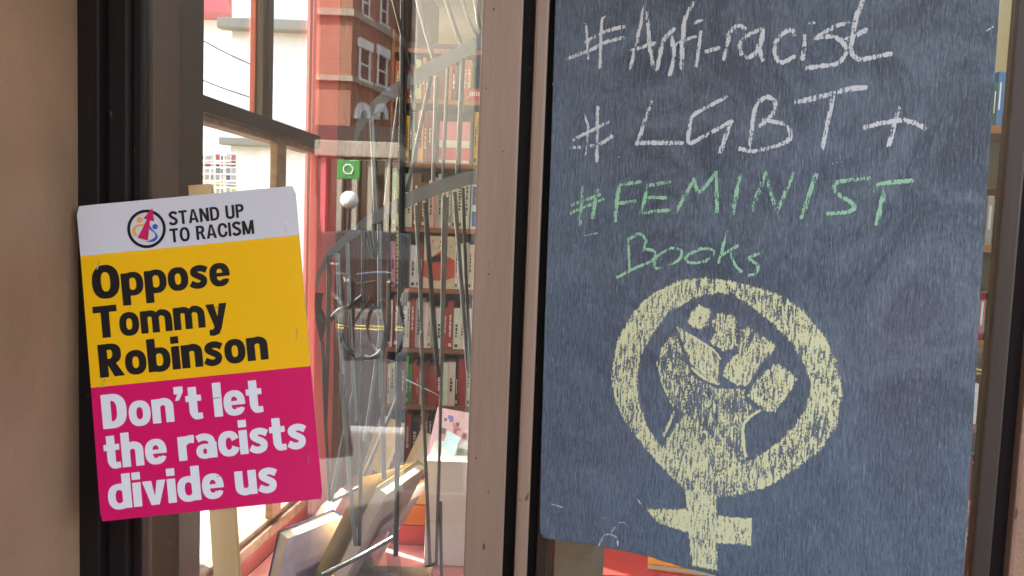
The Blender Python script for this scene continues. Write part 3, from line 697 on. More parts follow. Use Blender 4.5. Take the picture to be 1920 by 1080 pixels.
S2 = [([(1096, 214), (1103, 242), (1099, 289)], 3), ([(1121, 201), (1119, 302)], 3.8), ([(1075, 262), (1140, 229)], 4.2), ([(1069, 277), (1119, 272), (1147, 256)], 4.5),
 ([(1221, 190), (1206, 236), (1194, 272)], 4.4), ([(1194, 268), (1235, 268), (1279, 268)], 5.2), ([(1362, 182), (1322, 203), (1299, 218), (1293, 239), (1293, 268), (1328, 251), (1371, 228)], 4.5), ([(1369, 233), (1350, 287)], 4.8),
 ([(1425, 186), (1414, 211), (1407, 278)], 4.8), ([(1419, 194), (1439, 182), (1454, 194), (1447, 217), (1425, 236)], 4.8), ([(1433, 225), (1469, 233), (1482, 250), (1472, 267), (1417, 283), (1388, 279)], 4.8),
 ([(1491, 192), (1531, 183), (1584, 169), (1621, 164)], 5.8), ([(1562, 181), (1542, 278)], 4.4), ([(1685, 204), (1667, 271)], 4.8), ([(1616, 240), (1664, 229), (1698, 226), (1734, 239)], 5.2)]
S3 = [([(1093, 352), (1087, 421)], 4.4), ([(1120, 356), (1111, 407)], 4.6), ([(1071, 385), (1125, 365)], 4.2), ([(1069, 399), (1131, 374)], 4.2), ([(1161, 347), (1153, 414)], 5), ([(1157, 347), (1200, 341)], 4.5), ([(1160, 381), (1191, 377)], 4.2),
 ([(1215, 350), (1202, 399)], 4.5), ([(1215, 348), (1255, 341)], 4.5), ([(1215, 370), (1248, 371)], 3.8), ([(1202, 399), (1253, 394)], 4.8), ([(1268, 396), (1301, 337)], 4.6), ([(1301, 337), (1312, 359), (1343, 323)], 4.2), ([(1343, 323), (1344, 397)], 4.4),
 ([(1388, 326), (1374, 399)], 5), ([(1410, 394), (1436, 325)], 4.8), ([(1436, 325), (1456, 399)], 4.6), ([(1456, 399), (1488, 325)], 4), ([(1530, 328), (1503, 407)], 4.8), ([(1631, 334), (1590, 338), (1565, 345), (1570, 363), (1600, 383), (1594, 396), (1552, 401)], 4.6),
 ([(1640, 357), (1649, 345), (1709, 339)], 4.6), ([(1660, 346), (1645, 419)], 5.2)]
S4 = [([(1179, 447), (1180, 505)], 3), ([(1179, 450), (1197, 438), (1211, 450), (1207, 470)], 3.4), ([(1207, 466), (1228, 472), (1222, 489), (1190, 503), (1158, 520)], 3.4), ([(1259, 465), (1232, 481), (1228, 501), (1244, 501), (1273, 487), (1277, 469), (1259, 465)], 3.4),
 ([(1317, 465), (1288, 480), (1292, 492), (1321, 490), (1339, 476), (1332, 467), (1310, 467)], 3.4), ([(1363, 436), (1348, 492)], 3.8), ([(1350, 480), (1383, 461)], 3.6), ([(1368, 472), (1379, 498), (1390, 509)], 3.2), ([(1428, 474), (1405, 483), (1421, 498), (1417, 512), (1405, 516)], 3.6)]
chalk('chalk_lettering', 'chalkw', S1, lab='white chalk lettering #Anti-racist on the top line')
chalk('chalk_lettering', 'chalkw', S2, lab='white chalk lettering #LGBT+ on the second line')
chalk('chalk_lettering', 'chalkg', S3, lab='green chalk lettering #FEMINIST')
chalk('chalk_lettering', 'chalkg', S4, lab='thin green chalk lettering Books')
def K(*l): return [(1100 + x / 2.348, 500 + y / 2.348) for x, y in l]
outer = K((500, 43), (580, 50), (700, 72), (850, 120), (950, 185), (1050, 300), (1113, 430), (1127, 560), (1105, 700), (1030, 812), (910, 900), (800, 972), (650, 1012), (560, 1018), (450, 1002), (350, 905), (250, 795), (160, 675), (115, 565), (106, 470), (128, 340), (190, 210), (280, 120), (400, 62))
inner = K((580, 118), (640, 128), (720, 175), (800, 240), (900, 335), (955, 430), (985, 530), (968, 610), (920, 690), (840, 770), (740, 840), (660, 872), (560, 905), (440, 880), (330, 790), (270, 700), (235, 600), (226, 500), (240, 400), (290, 300), (370, 200), (480, 138))
f1 = K((440, 240), (462, 195), (490, 165), (548, 190), (542, 262), (500, 280), (470, 272))
f2 = K((552, 240), (575, 202), (600, 200), (610, 212), (640, 205), (667, 235), (655, 300), (668, 352), (605, 378), (538, 330), (560, 280))
f3 = K((700, 253), (842, 345), (790, 410), (750, 460), (715, 527), (660, 525), (588, 482), (612, 425), (665, 375), (672, 340), (660, 300))
f4 = K((835, 417), (937, 490), (885, 570), (832, 642), (785, 638), (703, 570), (745, 500))
th = K((398, 268), (500, 325), (562, 370), (588, 405), (585, 517), (520, 490), (455, 430), (425, 350))
palm = K((325, 360), (360, 310), (395, 292), (422, 365), (440, 430), (480, 490), (570, 530), (700, 535), (700, 585), (765, 632), (688, 700), (705, 790), (700, 850), (600, 905), (450, 800), (480, 680), (395, 625), (352, 560), (325, 500), (310, 430))
wrist = K((440, 640), (500, 690), (600, 790), (690, 868), (600, 935), (450, 950), (330, 800), (380, 710))
chalk('chalk_drawing', 'chalky', [(K((400, 268), (500, 328), (562, 372), (588, 405)), 2.6, .8), (K((455, 440), (520, 492), (580, 515)), 3.2, .85), (K((312, 420), (345, 540), (380, 610)), 3.0, .6), (K((385, 640), (360, 700), (338, 745)), 3.2, .75), (K((765, 632), (720, 660), (690, 700), (690, 760), (700, 835)), 3.0, .8), (K((480, 655), (620, 780), (690, 865)), 2.2, .3)],
      [(outer, .56, [inner]), (f1, .62), (f2, .60), (f3, .55), (f4, .62), (th, .56), (palm, .45), (wrist, .57),
       ([(1284, 915), (1345, 915), (1345, 1000), (1346, 1071), (1320, 1066), (1296, 1060), (1290, 1000)], .62), ([(1212, 953), (1284, 954), (1345, 966), (1410, 972), (1411, 1010), (1409, 1024), (1345, 1018), (1284, 998), (1229, 980)], .66)],
      lab='pale yellow chalk drawing of a raised fist in a female symbol')
for q_ in [([(1122, 1024), (1133, 1004), (1148, 1003), (1157, 1010), (1158, 1022)], 1.8, .5), ([(1146, 998), (1157, 984), (1168, 979), (1176, 985)], 1.6, .4), ([(1125, 970), (1140, 971)], 3, .35), ([(1096, 442), (1120, 437)], 1.8, .5), ([(1035, 945), (1055, 951)], 1.4, .6), ([(1850, 58), (1862, 50)], 1.4, .5), ([(1800, 270), (1825, 280)], 5, .25), ([(1280, 195), (1284, 188)], 2, .4), ([(1140, 296), (1165, 295)], 2, .3), ([(1555, 308), (1585, 302)], 2, .35), ([(1195, 935), (1205, 950)], 1.5, .5)]: chalk('chalk_smudge', 'chalkw', [(q_[0], q_[1] * 1.2, min(1, q_[2] * 1.5))])

for q_ in (([(1060, 620), (1100, 760), (1090, 900)], 46, .22), ([(1640, 560), (1720, 640), (1760, 760)], 50, .20), ([(1180, 330), (1400, 300), (1600, 300)], 22, .20), ([(1450, 960), (1560, 1000), (1700, 990)], 44, .24), ([(1050, 60), (1045, 250), (1040, 420)], 16, .26),
           ([(1480, 470), (1560, 480), (1660, 450)], 34, .17), ([(1110, 1000), (1180, 975), (1240, 1010)], 24, .22), ([(1780, 250), (1810, 300), (1800, 380)], 16, .25), ([(1060, 430), (1120, 440), (1150, 470)], 18, .18), ([(1310, 850), (1250, 780), (1230, 720)], 18, .16)): chalk('chalk_smudge', 'chalkb', [q_])
# ================================================================ GRILLE BEHIND THE GLASS
t = thing('window_grille', 'decorative steel grille of thin crossing bars and curved blades behind the glass', 'grille', (0, 1.74, 0))
GO = Vector((0, 1.74, 0))
def g(px, py, Y=1.74): return P(px, py, Y) - GO
up_ = [(925, 44), (910, 53), (883, 75), (850, 92), (813, 110), (785, 126), (760, 143), (723, 167), (690, 197), (667, 230), (664, 257), (667, 274)]
lo_ = [(925, 76), (910, 84), (883, 102), (843, 124), (800, 148), (773, 164), (750, 178), (727, 191), (696, 218), (676, 246), (669, 264), (669, 276)]
MB().strip([g(*p) for p in up_], [g(*p) for p in lo_], (0, .004, 0)).build('curved_blade', 'iron', t)
up_ = [(925, 309), (900, 317), (868, 323), (813, 341), (769, 359), (729, 381), (688, 404), (644, 442), (613, 473), (596, 507), (589, 541)]
lo_ = [(925, 332), (900, 340), (868, 350), (817, 366), (777, 382), (748, 398), (702, 421), (645, 459), (615, 490), (602, 515), (594, 541)]
MB().strip([g(*p) for p in up_], [g(*p) for p in lo_], (0, .004, 0)).build('curved_blade', 'iron', t)
MB().strip([g(591, 548), g(590, 570), g(592, 600), g(600, 640)], [g(606, 550), g(602, 575), g(612, 600), g(604, 640)], (0, .004, 0)).build('curved_blade', 'black', t)
MB().tube([g(756, -60), g(751, 500), g(742, 1042)], .0062, 10).build('post', 'black', t, smooth=True)
MB().tube([g(765, -60), g(757, 400), g(750, 800)], .0028, 8).build('bar', 'black', t, smooth=True)
MB().tube([Vector(p) for p in catmull([tuple(g(*p)) for p in ((640, 606), (640, 632), (650, 654), (672, 668), (697, 671), (717, 655), (722, 625), (713, 592), (694, 570))], 6)], .0058, 8).build('scroll', 'black', t, smooth=True)
MB().tube([Vector(p) for p in catmull([tuple(g(*p)) for p in ((601, 590), (612, 606), (634, 584), (656, 574), (680, 556))], 6)], .006, 8).build('scroll', 'black', t, smooth=True)
bars = [((730, -30), (753, 57), (772, 140)), ((775, -30), (795, 55), (813, 110)), ((827, -30), (845, 40), (865, 85)), ((808, 143), (786, 250), (763, 360)), ((748, 180), (736, 270), (722, 385)), ((697, 213), (700, 300), (705, 398)), ((773, 160), (776, 190), (778, 205)),
        ((818, 145), (816, 250), (812, 340)), ((840, 125), (836, 230), (830, 335)), ((868, 110), (864, 220), (858, 326)), ((889, -20), (897, 40), (903, 60)), ((862, -20), (880, 40), (893, 68)),
        ((604, 640), (605, 780), (618, 940)), ((664, 735), (643, 820), (620, 938)), ((640, 700), (650, 860), (667, 1023)), ((682, 430), (681, 740), (674, 1023)), ((746, 743), (716, 815), (683, 891)), ((712, 420), (702, 640), (720, 897)), ((700, 420), (705, 470), (698, 478), (688, 430)),
        ((780, 385), (800, 560), (788, 740), (806, 1058)), ((832, 365), (836, 560), (838, 760), (818, 1060)), ((797, 380), (808, 600), (822, 707)), ((852, 360), (866, 560), (878, 700)), ((838, 370), (832, 540), (827, 707)), ((868, 352), (862, 520), (884, 700)),
        ((634, 475), (628, 640), (640, 790), (656, 900)), ((652, 455), (650, 610), (668, 790)), ((727, 402), (742, 520), (728, 640)), ((623, 940), (646, 928), (672, 914)), ((604, 1078), (670, 1046), (738, 1008)), ((617, 478), (622, 640), (610, 790)),
        ((715, 610), (700, 770), (683, 830)), ((826, 940), (826, 1010), (828, 1085))]
for i, b in enumerate(bars):
    wd = .0040 + .0018 * ((i * 7) % 4) / 3
    Y = 1.735 + .012 * ((i * 5) % 3)
    n_ = len(b) - 1
    b = [tuple(.15 * p[c] + .85 * (b[0][c] + (b[-1][c] - b[0][c]) * (p[1] - b[0][1]) / (b[-1][1] - b[0][1] or 1)) for c in (0, 1)) if 0 < k_ < n_ and abs(b[-1][1] - b[0][1]) > 100 else p for k_, p in enumerate(b)]
    q = catmull([tuple(g(*p, Y=Y)) for p in b], 5)
    MB().tube([Vector(p) for p in q], wd, 8).build('bar', 'iron' if i % 3 else 'black', t, smooth=True)
for a, b in (((637, 611), (720, 621)), ((680, 665), (746, 680)), ((655, 300), (795, 301)), ((760, 711), (830, 745))):
    MB().tube([g(*a, Y=1.80), g(*b, Y=1.80)], .0016, 6).build('glint_rod', 'steel', t)  # added rods standing in for bright reflected lines, one the strip light's
tl = thing('edge_strip', 'black upright strip carrying small yellow lettering beside the grille post', 'strip', (0, 1.76, 0))
def ge(px, py): return P(px, py, 1.76) - Vector((0, 1.76, 0))
MB().poly([ge(742, 425), ge(752, 425), ge(750, 540), ge(741, 540)], (0, .002, 0)).build('strip_face', 'black', tl)
for i in range(14):
    y = 432 + i * 7.3; MB().poly([ge(743.5, y), ge(750, y), ge(749.6, y + 4 + i % 3), ge(743.2, y + 4 + i % 3)], (0, -.0008, 0)).build('print_mark', cmat((.75, .5, .02)), tl)

# ================================================================ DISPLAY
CZ = .42
t = thing('display_counter', 'pink display counter flooded with light behind the window', 'counter', (0, 0, 0))
MB().poly([(-.80, 1.66, CZ - .03), (-.12, 1.66, CZ - .03), (-.12, 3.3, CZ - .03), (-.645, 3.3, CZ - .03), (-.82, 1.92, CZ - .03)], (0, 0, .03)).build('counter_top', 'counter', t)
MB().box((-.14, 1.68, .02), (-.12, 3.3, CZ - .03)).build('counter_front', 'maroon', t)
MB().box((-.62, 3.28, .02), (-.14, 3.3, CZ - .03)).build('counter_side', 'maroon', t)
def book(label, base, h, wd, th_, lean, yaw, cover, back=None, edge='pages', stand=False, name='display_book', hard=True, roll=0, cat='book', group='books on display in the window', printm=None):
    """book standing with its front to -x, leaning back towards +x; base = middle of its bottom edge"""
    t = thing(name, label, cat, tuple(base), group=group)
    t.rotation_euler = Matrix.Rotation(yaw, 4, 'Z').to_euler()
    T = Matrix.Rotation(lean, 4, 'Y') @ Matrix.Rotation(roll, 4, 'X')
    cov = cmat(cover); bk = cmat(back or cover); k = .0028 if hard else .0008
    MB().box((0, -wd / 2, 0), (k, wd / 2, h), T).build('front_cover', cov, t, .0006)
    MB().box((th_ - k, -wd / 2, 0), (th_, wd / 2, h), T).build('back_cover', bk, t, .0006)
    MB().box((k, wd / 2 - k, 0), (th_ - k, wd / 2, h), T).build('spine', cov, t)
    m_ = .004 if hard else .0
    MB().box((k, -wd / 2 + m_, m_), (th_ - k, wd / 2 - k, h - m_), T).build('pages', edge, t)
    if printm:
        for (a0, b0, a1, b1, c) in printm: MB().box((th_ if yaw < 0 else -.0004, -wd / 2 + a0 * wd, b0 * h), (th_ + .0004 if yaw < 0 else 0, -wd / 2 + a1 * wd, b1 * h), T).build('cover_print', cmat(c), t)
    if stand:
        s = thing('book_stand', 'clear perspex stand propping up the ' + label.split(',')[0], 'stand', tuple(base), group='perspex book stands'); s.rotation_euler = t.rotation_euler
        T2 = T @ Matrix.Translation((th_ + .002, 0, 0))
        MB().box((0, -wd * .22, 0.0), (.002, wd * .22, h * .62), T2).build('back_plate', 'perspex', s)
        MB().box((0, -wd * .22, .0005), (.13, wd * .22, .0025)).build('foot', 'perspex', s)
        p1 = T2 @ Vector((.002, 0, h * .6)); MB().poly([p1 + Vector((0, -wd * .15, 0)), p1 + Vector((0, wd * .15, 0)), Vector((.15, wd * .15, .003)), Vector((.15, -wd * .15, .003))], (.002, 0, 0)).build('strut', 'perspex', s)
    return t
def cb_(px, py, z=CZ): p = onz(px, py, z); return (p.x, p.y, z + .001)
book('dark blue hardback, nearest the pine stick', (-.59, 1.97, CZ + .002), .315, .19, .040, R(15), R(-32), (.03, .05, .16), (.55, .50, .60), stand=True, printm=[(.25, .35, .7, .7, (.50, .42, .50))])
book('white paperback, leaning behind the dark blue hardback', (-.665, 2.30, CZ + .002), .27, .17, .018, R(28), R(-8), (.75, .73, .70), (.74, .72, .70), hard=False)
book('large buff hardback, leaning in front of the others at the centre', (-.435, 2.05, CZ + .10), .35, .25, .036, R(25), R(-17), (.62, .45, .20), (.50, .44, .40), stand=True, printm=[(.08, .1, .92, .9, (.42, .36, .34)), (.2, .3, .8, .7, (.20, .15, .16))])
Tb = Matrix.Rotation(R(25), 4, 'Y')
MB().poly([Tb @ Vector(p) for p in ((-.001, .125, 0), (-.018, .03, 0), (-.030, -.05, 0), (-.050, -.123, 0), (-.050, -.123, .345), (-.030, -.05, .345), (-.018, .03, .345), (-.001, .125, .345))], (.0008, 0, 0)).build('open_cover', cmat((.66, .47, .20)), bpy.data.objects['display_book.002'])
book('pale yellow book, standing tall at the back by the red frame', (-.575, 3.05, CZ + .002), .30, .17, .012, R(22), R(42), (.72, .66, .42), (.80, .76, .55), hard=False, printm=[(.1, .1, .5, .25, (.45, .25, .2))])
book('white flat book, lying open on the counter at the back', (-.50, 2.86, CZ + .012), .02, .16, .17, R(0), R(25), (.78, .76, .74), (.7, .7, .7), hard=False)
book('white and black booklet, propped beside the flat white book', (-.50, 2.62, CZ + .002), .24, .15, .008, R(38), R(-25), (.74, .72, .72), (.10, .09, .10), hard=False)
book('white greetings booklet, tilted low at the middle of the counter', (-.50, 2.42, CZ + .002), .19, .13, .006, R(40), R(-20), (.75, .62, .72), (.75, .70, .72), hard=False)
book('cream book with a red corner mark, behind the tall white box', (-.41, 2.92, CZ + .002), .28, .19, .014, R(27), R(35), (.74, .70, .60), (.76, .70, .60), stand=True, printm=[(.05, .35, .16, .72, (.50, .05, .08))])
book('white card folder, beside the cream book with the red mark', (-.345, 2.80, CZ + .002), .29, .16, .006, R(30), R(20), (.72, .70, .68), (.55, .50, .48), hard=False)
book('pink and violet comic, leaning by the brown door post', (-.235, 2.72, CZ + .17), .25, .17, .005, R(20), R(62), (.70, .45, .52), (.72, .66, .70), hard=False, printm=[(a_, b_2, a_ + random.uniform(.05, .16), b_2 + random.uniform(.03, .09), random.choice([(.5, .08, .14), (.20, .18, .5), (.55, .25, .28), (.12, .08, .10), (.7, .6, .6), (.45, .12, .2), (.25, .05, .08)])) for a_, b_2 in [(random.uniform(.05, .8), random.uniform(.06, .86)) for _ in range(44)]])
book('pale blue booklet, clipped against the door post', (-.215, 2.45, CZ + .27), .14, .10, .005, R(18), R(30), (.30, .45, .55), (.45, .60, .68), hard=False)
t = book('cream paperback, tilted against the back of the buff hardback', (-.44, 2.36, CZ + .002), .27, .16, .016, R(24), R(-24), (.70, .62, .48), (.74, .70, .62), hard=False, printm=[(.15, .55, .85, .85, (.40, .30, .28)), (.15, .12, .6, .2, (.2, .2, .25))])
book('white booklet with a grey photograph, second from the tall white box', (-.37, 2.55, CZ + .002), .25, .16, .010, R(26), R(-30), (.74, .73, .72), (.78, .77, .75), hard=False, printm=[(.12, .3, .88, .8, (.30, .30, .32))])
book('pale lilac booklet, low between the blue hardback and the buff hardback', (-.52, 2.22, CZ + .002), .20, .15, .008, R(30), R(-34), (.66, .58, .68), (.70, .64, .72), hard=False, printm=[(.1, .7, .9, .78, (.3, .2, .3))])
book('white magazine, lying flat on the pink counter at the front', (-.50, 2.12, CZ + .006), .006, .20, .14, R(0), R(-30), (.78, .77, .76), hard=False)
t = thing('white_box', 'tall white cardboard box standing beside the door post', 'box', cb_(838, 1062))
MB().box((-.075, 0, 0), (.11, .24, .345)).build('box_body', 'white', t, .005)
MB().box((-.077, -.002, .30), (.112, .05, .347)).build('box_lid', 'white', t, .002)
for i, (z0_, hh, c) in enumerate(((0, .07, (.50, .06, .04)), (.072, .07, (.62, .19, .05)), (.144, .05, (.66, .36, .18)))):
    o = thing('orange_box', ('dark red box at the bottom of the orange stack', 'bright orange box in the middle of the orange stack', 'pale orange box on top of the orange stack')[i], 'box', (-.335 + .01 * i, 2.5, CZ + z0_), group='stack of orange boxes')
    MB().box((-.06, 0, 0), (.075, .11, hh - .012)).build('box_body', cmat(c), o, .002); MB().box((-.062, -.002, hh - .012), (.077, .112, hh)).build('box_lid', cmat(tuple(x * 1.1 for x in c)), o, .001)
t = thing('cardboard_tray', 'brown cardboard tray with folded flaps under the buff hardback', 'tray', (-.40, 1.92, CZ))
MB().box((-.11, 0, 0), (.20, .20, .10)).build('tray_body', 'kraft', t, .002)
MB().poly([(-.12, -.01, .118), (.06, -.02, .122), (.05, .12, .104), (-.11, .12, .102)], (0, 0, .003)).build('flap', 'kraft', t)
MB().poly([(.065, -.02, .106), (.21, -.01, .125), (.20, .14, .103), (.055, .12, .104)], (0, 0, .003)).build('flap', 'kraft', t)
t = thing('black_cable', 'thin black cable looped on the counter by the box', 'cable', (-.25, 2.2, CZ))
MB().tube([(-.07, -.2, .01), (-.03, -.05, .03), (.0, .1, .012), (.05, .16, .01)], .004, 6).build('cord', 'black', t)

# ================================================================ BOOKCASE
BY = 3.62
bx0, bx1 = P(722, 440, BY).x, -.06
case = thing('bookcase', 'tall brown bookcase packed with books behind the grille', 'bookcase', (bx0, BY, 0))
W_ = bx1 - bx0
shelf_py = [92, 187, 307, 428, 542, 655, 762, 872]
shelf_z = [P(830, y, BY).z for y in shelf_py] + [.12]
MB().box((0, .0, .02), (.022, .26, 2.45)).build('side_panel', 'shelfwood', case, .002)
MB().box((W_ - .022, .0, .02), (W_, .26, 2.45)).build('side_panel', 'shelfwood', case, .002)
MB().box((.022, .24, .02), (W_ - .022, .25, 2.45)).build('back_panel', 'maroon', case)
for z in shelf_z: MB().box((.022, .0, z - .022), (W_ - .022, .24, z)).build('shelf', 'shelfwood', case, .002)
ordn = ['leftmost', 'second', 'third', 'fourth', 'fifth', 'sixth', 'seventh', 'eighth', 'ninth', 'tenth', 'eleventh', 'twelfth', 'thirteenth', 'fourteenth', 'fifteenth', 'sixteenth', 'seventeenth', 'eighteenth', 'nineteenth', 'twentieth', 'twenty first', 'twenty second', 'twenty third', 'twenty fourth', 'twenty fifth', 'twenty sixth', 'twenty seventh', 'twenty eighth', 'twenty ninth', 'thirtieth', 'thirty first', 'thirty second', 'thirty third', 'thirty fourth']
shn = ['top', 'second', 'third', 'fourth', 'fifth', 'sixth', 'seventh', 'eighth', 'bottom']
COL = {'red': (.38, .04, .04), 'dark red': (.22, .015, .015), 'white': (.72, .70, .66), 'cream': (.62, .54, .38), 'black': (.015, .015, .018), 'navy blue': (.03, .06, .20), 'blue': (.05, .16, .42), 'green': (.04, .32, .08), 'dark green': (.02, .10, .06), 'grey': (.30, .30, .30), 'yellow': (.65, .42, .04), 'brown': (.16, .08, .04), 'orange': (.42, .15, .05), 'pink': (.62, .25, .30), 'pale grey': (.50, .50, .48)}
rb = random.Random(11)
def shelf_book(x, z, th_, h, colname, si, k, depth=.14, y0=.015, place='of the tall bookcase', parentcase=None, Yb=BY, X0=None):
    c = COL[colname]; c = tuple(min(.8, v * rb.uniform(.85, 1.15)) for v in c)
    size = 'thick' if th_ > .032 else 'slim' if th_ < .018 else 'plain'
    o = thing('book', f'{size} {colname} book, {ordn[k]}{"" if k == 0 else " from left"} on the {shn[si]} shelf {place}', 'book', ((bx0 if X0 is None else X0) + x + th_ / 2, Yb + y0, z + .001), group='books standing on the shelves')
    if rb.random() < .12: o.rotation_euler = (0, R(rb.uniform(-1.5, 1.5)), 0)
    MB().poly([(-th_ / 2, 0.002, 0), (-th_ / 4, 0, 0), (th_ / 4, 0, 0), (th_ / 2, 0.002, 0), (th_ / 2, depth, 0), (th_ / 2 - .0015, depth, 0), (th_ / 2 - .0015, .004, 0), (-th_ / 2 + .0015, .004, 0), (-th_ / 2 + .0015, depth, 0), (-th_ / 2, depth, 0)], (0, 0, h)).build('cover', cmat(c), o)
    MB().box((-th_ / 2 + .0016, .0045, .003), (th_ / 2 - .0016, depth - .003, h - .003)).build('pages', 'pages', o)
    lum = sum(c) / 3; pc = (.7, .68, .6) if lum < .3 else (.04, .04, .05)
    if rb.random() < .8 and th_ > .013:
        mbk = MB(); z0_ = h * rb.uniform(.22, .4); z1_ = h * rb.uniform(.6, .9); zz = z0_
        while zz < z1_:
            l_ = rb.uniform(.006, .018); mbk.box((-th_ * .17, -.0006, zz), (th_ * rb.uniform(.1, .2), .0, min(zz + l_, z1_))); zz += l_ + rb.uniform(.002, .006)
        mbk.build('spine_print', cmat(pc), o)
        if rb.random() < .4: MB().box((-th_ * .25, -.0006, h * .05), (th_ * .25, .0, h * .12)).build('spine_print', cmat(pc), o)
    return o
def face_book(label, px0, px1, py0, py1, sz, c, prints, Yb=BY, zofs=None, texts=()):
    a, b = P(px0, py0, Yb + .03), P(px1, py1, Yb + .03); h = a.z - b.z; wd = b.x - a.x
    o = thing('book', label, 'book', (a.x, Yb + .004, sz + .001), group='books standing face out on the shelves')
    MB().box((0, 0, 0), (wd, .002, h)).build('front_cover', cmat(c), o, .0005); MB().box((.001, .0021, .002), (wd - .002, .018, h - .002)).build('pages', 'pages', o); MB().box((0, .0181, 0), (wd, .020, h)).build('back_cover', cmat(c), o)
    for p in prints:
        if len(p) == 5: MB().box((p[0] * wd, -.0006, p[1] * h), (p[2] * wd, 0, p[3] * h)).build('cover_print', cmat(p[4]), o)
        else: MB().poly([(u * wd, -.0006, v * h) for u, v in p[0]], (0, .0006, 0)).build('cover_print', cmat(p[1]), o)
    for (tx, u, v, tw, cp, c2) in texts:
        V, Fc = text_mesh(tx, capset(.12), tw * wd, cp * h, .002, lambda x, y: Vector((u * wd + x, -.0008, v * h + y)), .16); raw('cover_lettering', V, Fc, cmat(c2), o)
pal = {0: ['brown', 'black', 'red', 'dark red', 'cream'], 1: ['dark red', 'black', 'brown', 'orange', 'cream', 'red'], 2: ['brown', 'yellow', 'black', 'dark red', 'white', 'blue', 'blue', 'grey', 'red', 'black', 'dark green'], 3: ['cream', 'pale grey', 'brown', 'cream', 'red', 'grey', 'green', 'white', 'pink', 'dark green', 'white'],
       4: ['pink', 'white', 'red', 'orange', 'white', 'cream', 'black'], 5: ['brown', 'cream', 'red', 'white', 'grey', 'red', 'white', 'white', 'pale grey', 'black'], 6: ['cream', 'grey', 'green', 'red', 'red', 'white', 'black', 'black', 'dark red', 'dark red'], 7: ['white', 'brown', 'red', 'grey', 'black', 'yellow'], 8: ['black', 'brown', 'grey', 'red']}
faces = {2: [(826, 880)], 3: [(884, 908)], 4: [(797, 852)], 1: [(880, 910)]}
for si in range(1, 8):
    z = shelf_z[si]; zt = shelf_z[si - 1] - .024; x = .026; k = 0; avail = zt - z; blocked = [(P(a, 440, BY).x - bx0 - .004, P(b, 440, BY).x - bx0 + .004) for a, b in faces.get(si, [])]
    pl_ = pal[si]
    while x < W_ - .045:
        th_ = rb.choice([.014, .018, .022, .026, .03, .038]); 
        hit = [q for q in blocked if x + th_ > q[0] and x < q[1]]
        if hit: x = hit[0][1] + .001; continue
        if x + th_ > W_ - .024: break
        cn = pl_[min(len(pl_) - 1, int(x / W_ * len(pl_)))] if rb.random() < .6 else rb.choice(pl_)
        shelf_book(x, z, th_, min(avail * rb.uniform(.72, .96), .26), cn, si, k); x += th_ + .0008; k += 1
face_book('large red book, face out on the third shelf of the tall bookcase', 826, 880, 221, 303, shelf_z[2], (.55, .05, .06), [(.0, .38, 1, .55, (.72, .66, .68)), (0, .02, 1, .09, (.7, .6, .6)), (0, .55, 1, .98, (.62, .22, .24))])
face_book('cream book with a red hill on its cover, face out on the fifth shelf', 797, 852, 435, 535, shelf_z[4], (.62, .56, .42), [([(0, .22), (.0, .52), (.22, .58), (.4, .66), (.55, .72), (.75, .62), (1, .55), (1, .22), (.7, .16), (.35, .15)], (.52, .07, .045)), ([(0, .50), (.3, .60), (.55, .66), (.85, .58), (.5, .52), (.25, .48)], (.58, .26, .18))], texts=[('FO', .26, .86, .5, .07, (.35, .2, .12)), ('CAP', .15, .76, .75, .07, (.35, .2, .12))])
face_book('blue and white book, face out beside the post on the fourth shelf', 885, 908, 338, 422, shelf_z[3], (.70, .70, .72), [(.1, .55, .95, .96, (.03, .06, .25)), (.1, .06, .95, .40, (.03, .12, .40)), (.3, .64, .6, .88, (.7, .7, .75))])
face_book('red book with white lettering marks, face out on the second shelf', 880, 912, 136, 160, shelf_z[1], (.45, .03, .02), [(.08 + .12 * i, .4, .15 + .12 * i, .75, (.7, .6, .5)) for i in range(7)])
# far side wall shelf seen past the right edge of the chalkboard
SB = 3.0
ra_, rb_ = P(1800, 230, SB).x, P(1960, 230, SB).x
rc = thing('wall_shelving', 'light wooden wall shelf unit right of the chalkboard with blue books', 'shelving', (ra_, SB, 0)); wr = rb_ - ra_
rz = [P(1880, y, SB).z for y in (-130, 236, 460, 640, 800, 960, 1100)]
for z in rz: MB().box((0, 0, z - .03), (wr, .25, z)).build('shelf', 'shelfwood', rc, .002)
MB().box((-.02, 0, 0), (0, .25, 2.7)).build('side_panel', 'darkbrown', rc); MB().box((wr, 0, 0), (wr + .02, .25, 2.7)).build('side_panel', 'darkbrown', rc)
MB().box((0, .25, 0), (wr, .26, 2.8)).build('back_panel', 'cream', rc)
def rshelf(px, z, th_, h, cn, lab, Yb=SB): 
    x = P(px, 236, Yb).x
    o = thing('book', lab, 'book', (x + th_ / 2, Yb + .02, z + .001), group='books on the wall shelf right of the chalkboard')
    MB().box((-th_ / 2, 0, 0), (th_ / 2, .14, h)).build('cover', cmat(COL[cn]), o, .001); MB().box((-th_ / 2 + .002, .003, h), (th_ / 2 - .002, .138, h + .0006)).build('pages', 'pages', o)
    MB().box((-th_ * .15, -.0006, h * .3), (th_ * .15, 0, h * .8)).build('spine_print', cmat((.6, .65, .7)), o)
for px, th_, h, cn, lab in ((1850, .02, .19, 'white', 'white book, left of the blue books on the wall shelf'), (1864, .014, .17, 'dark green', 'thin dark green book, just left of the three blue books'), (1872, .018, .215, 'blue', 'leftmost of the three blue books on the wall shelf'), (1881, .018, .212, 'blue', 'middle of the three blue books on the wall shelf'), (1890, .018, .209, 'blue', 'rightmost of the three blue books on the wall shelf'), (1900, .02, .22, 'white', 'white book, right of the three blue books'), (1911, .025, .2, 'grey', 'grey book, at the right end of the blue books')):
    rshelf(px, rz[1], th_, h, cn, lab)
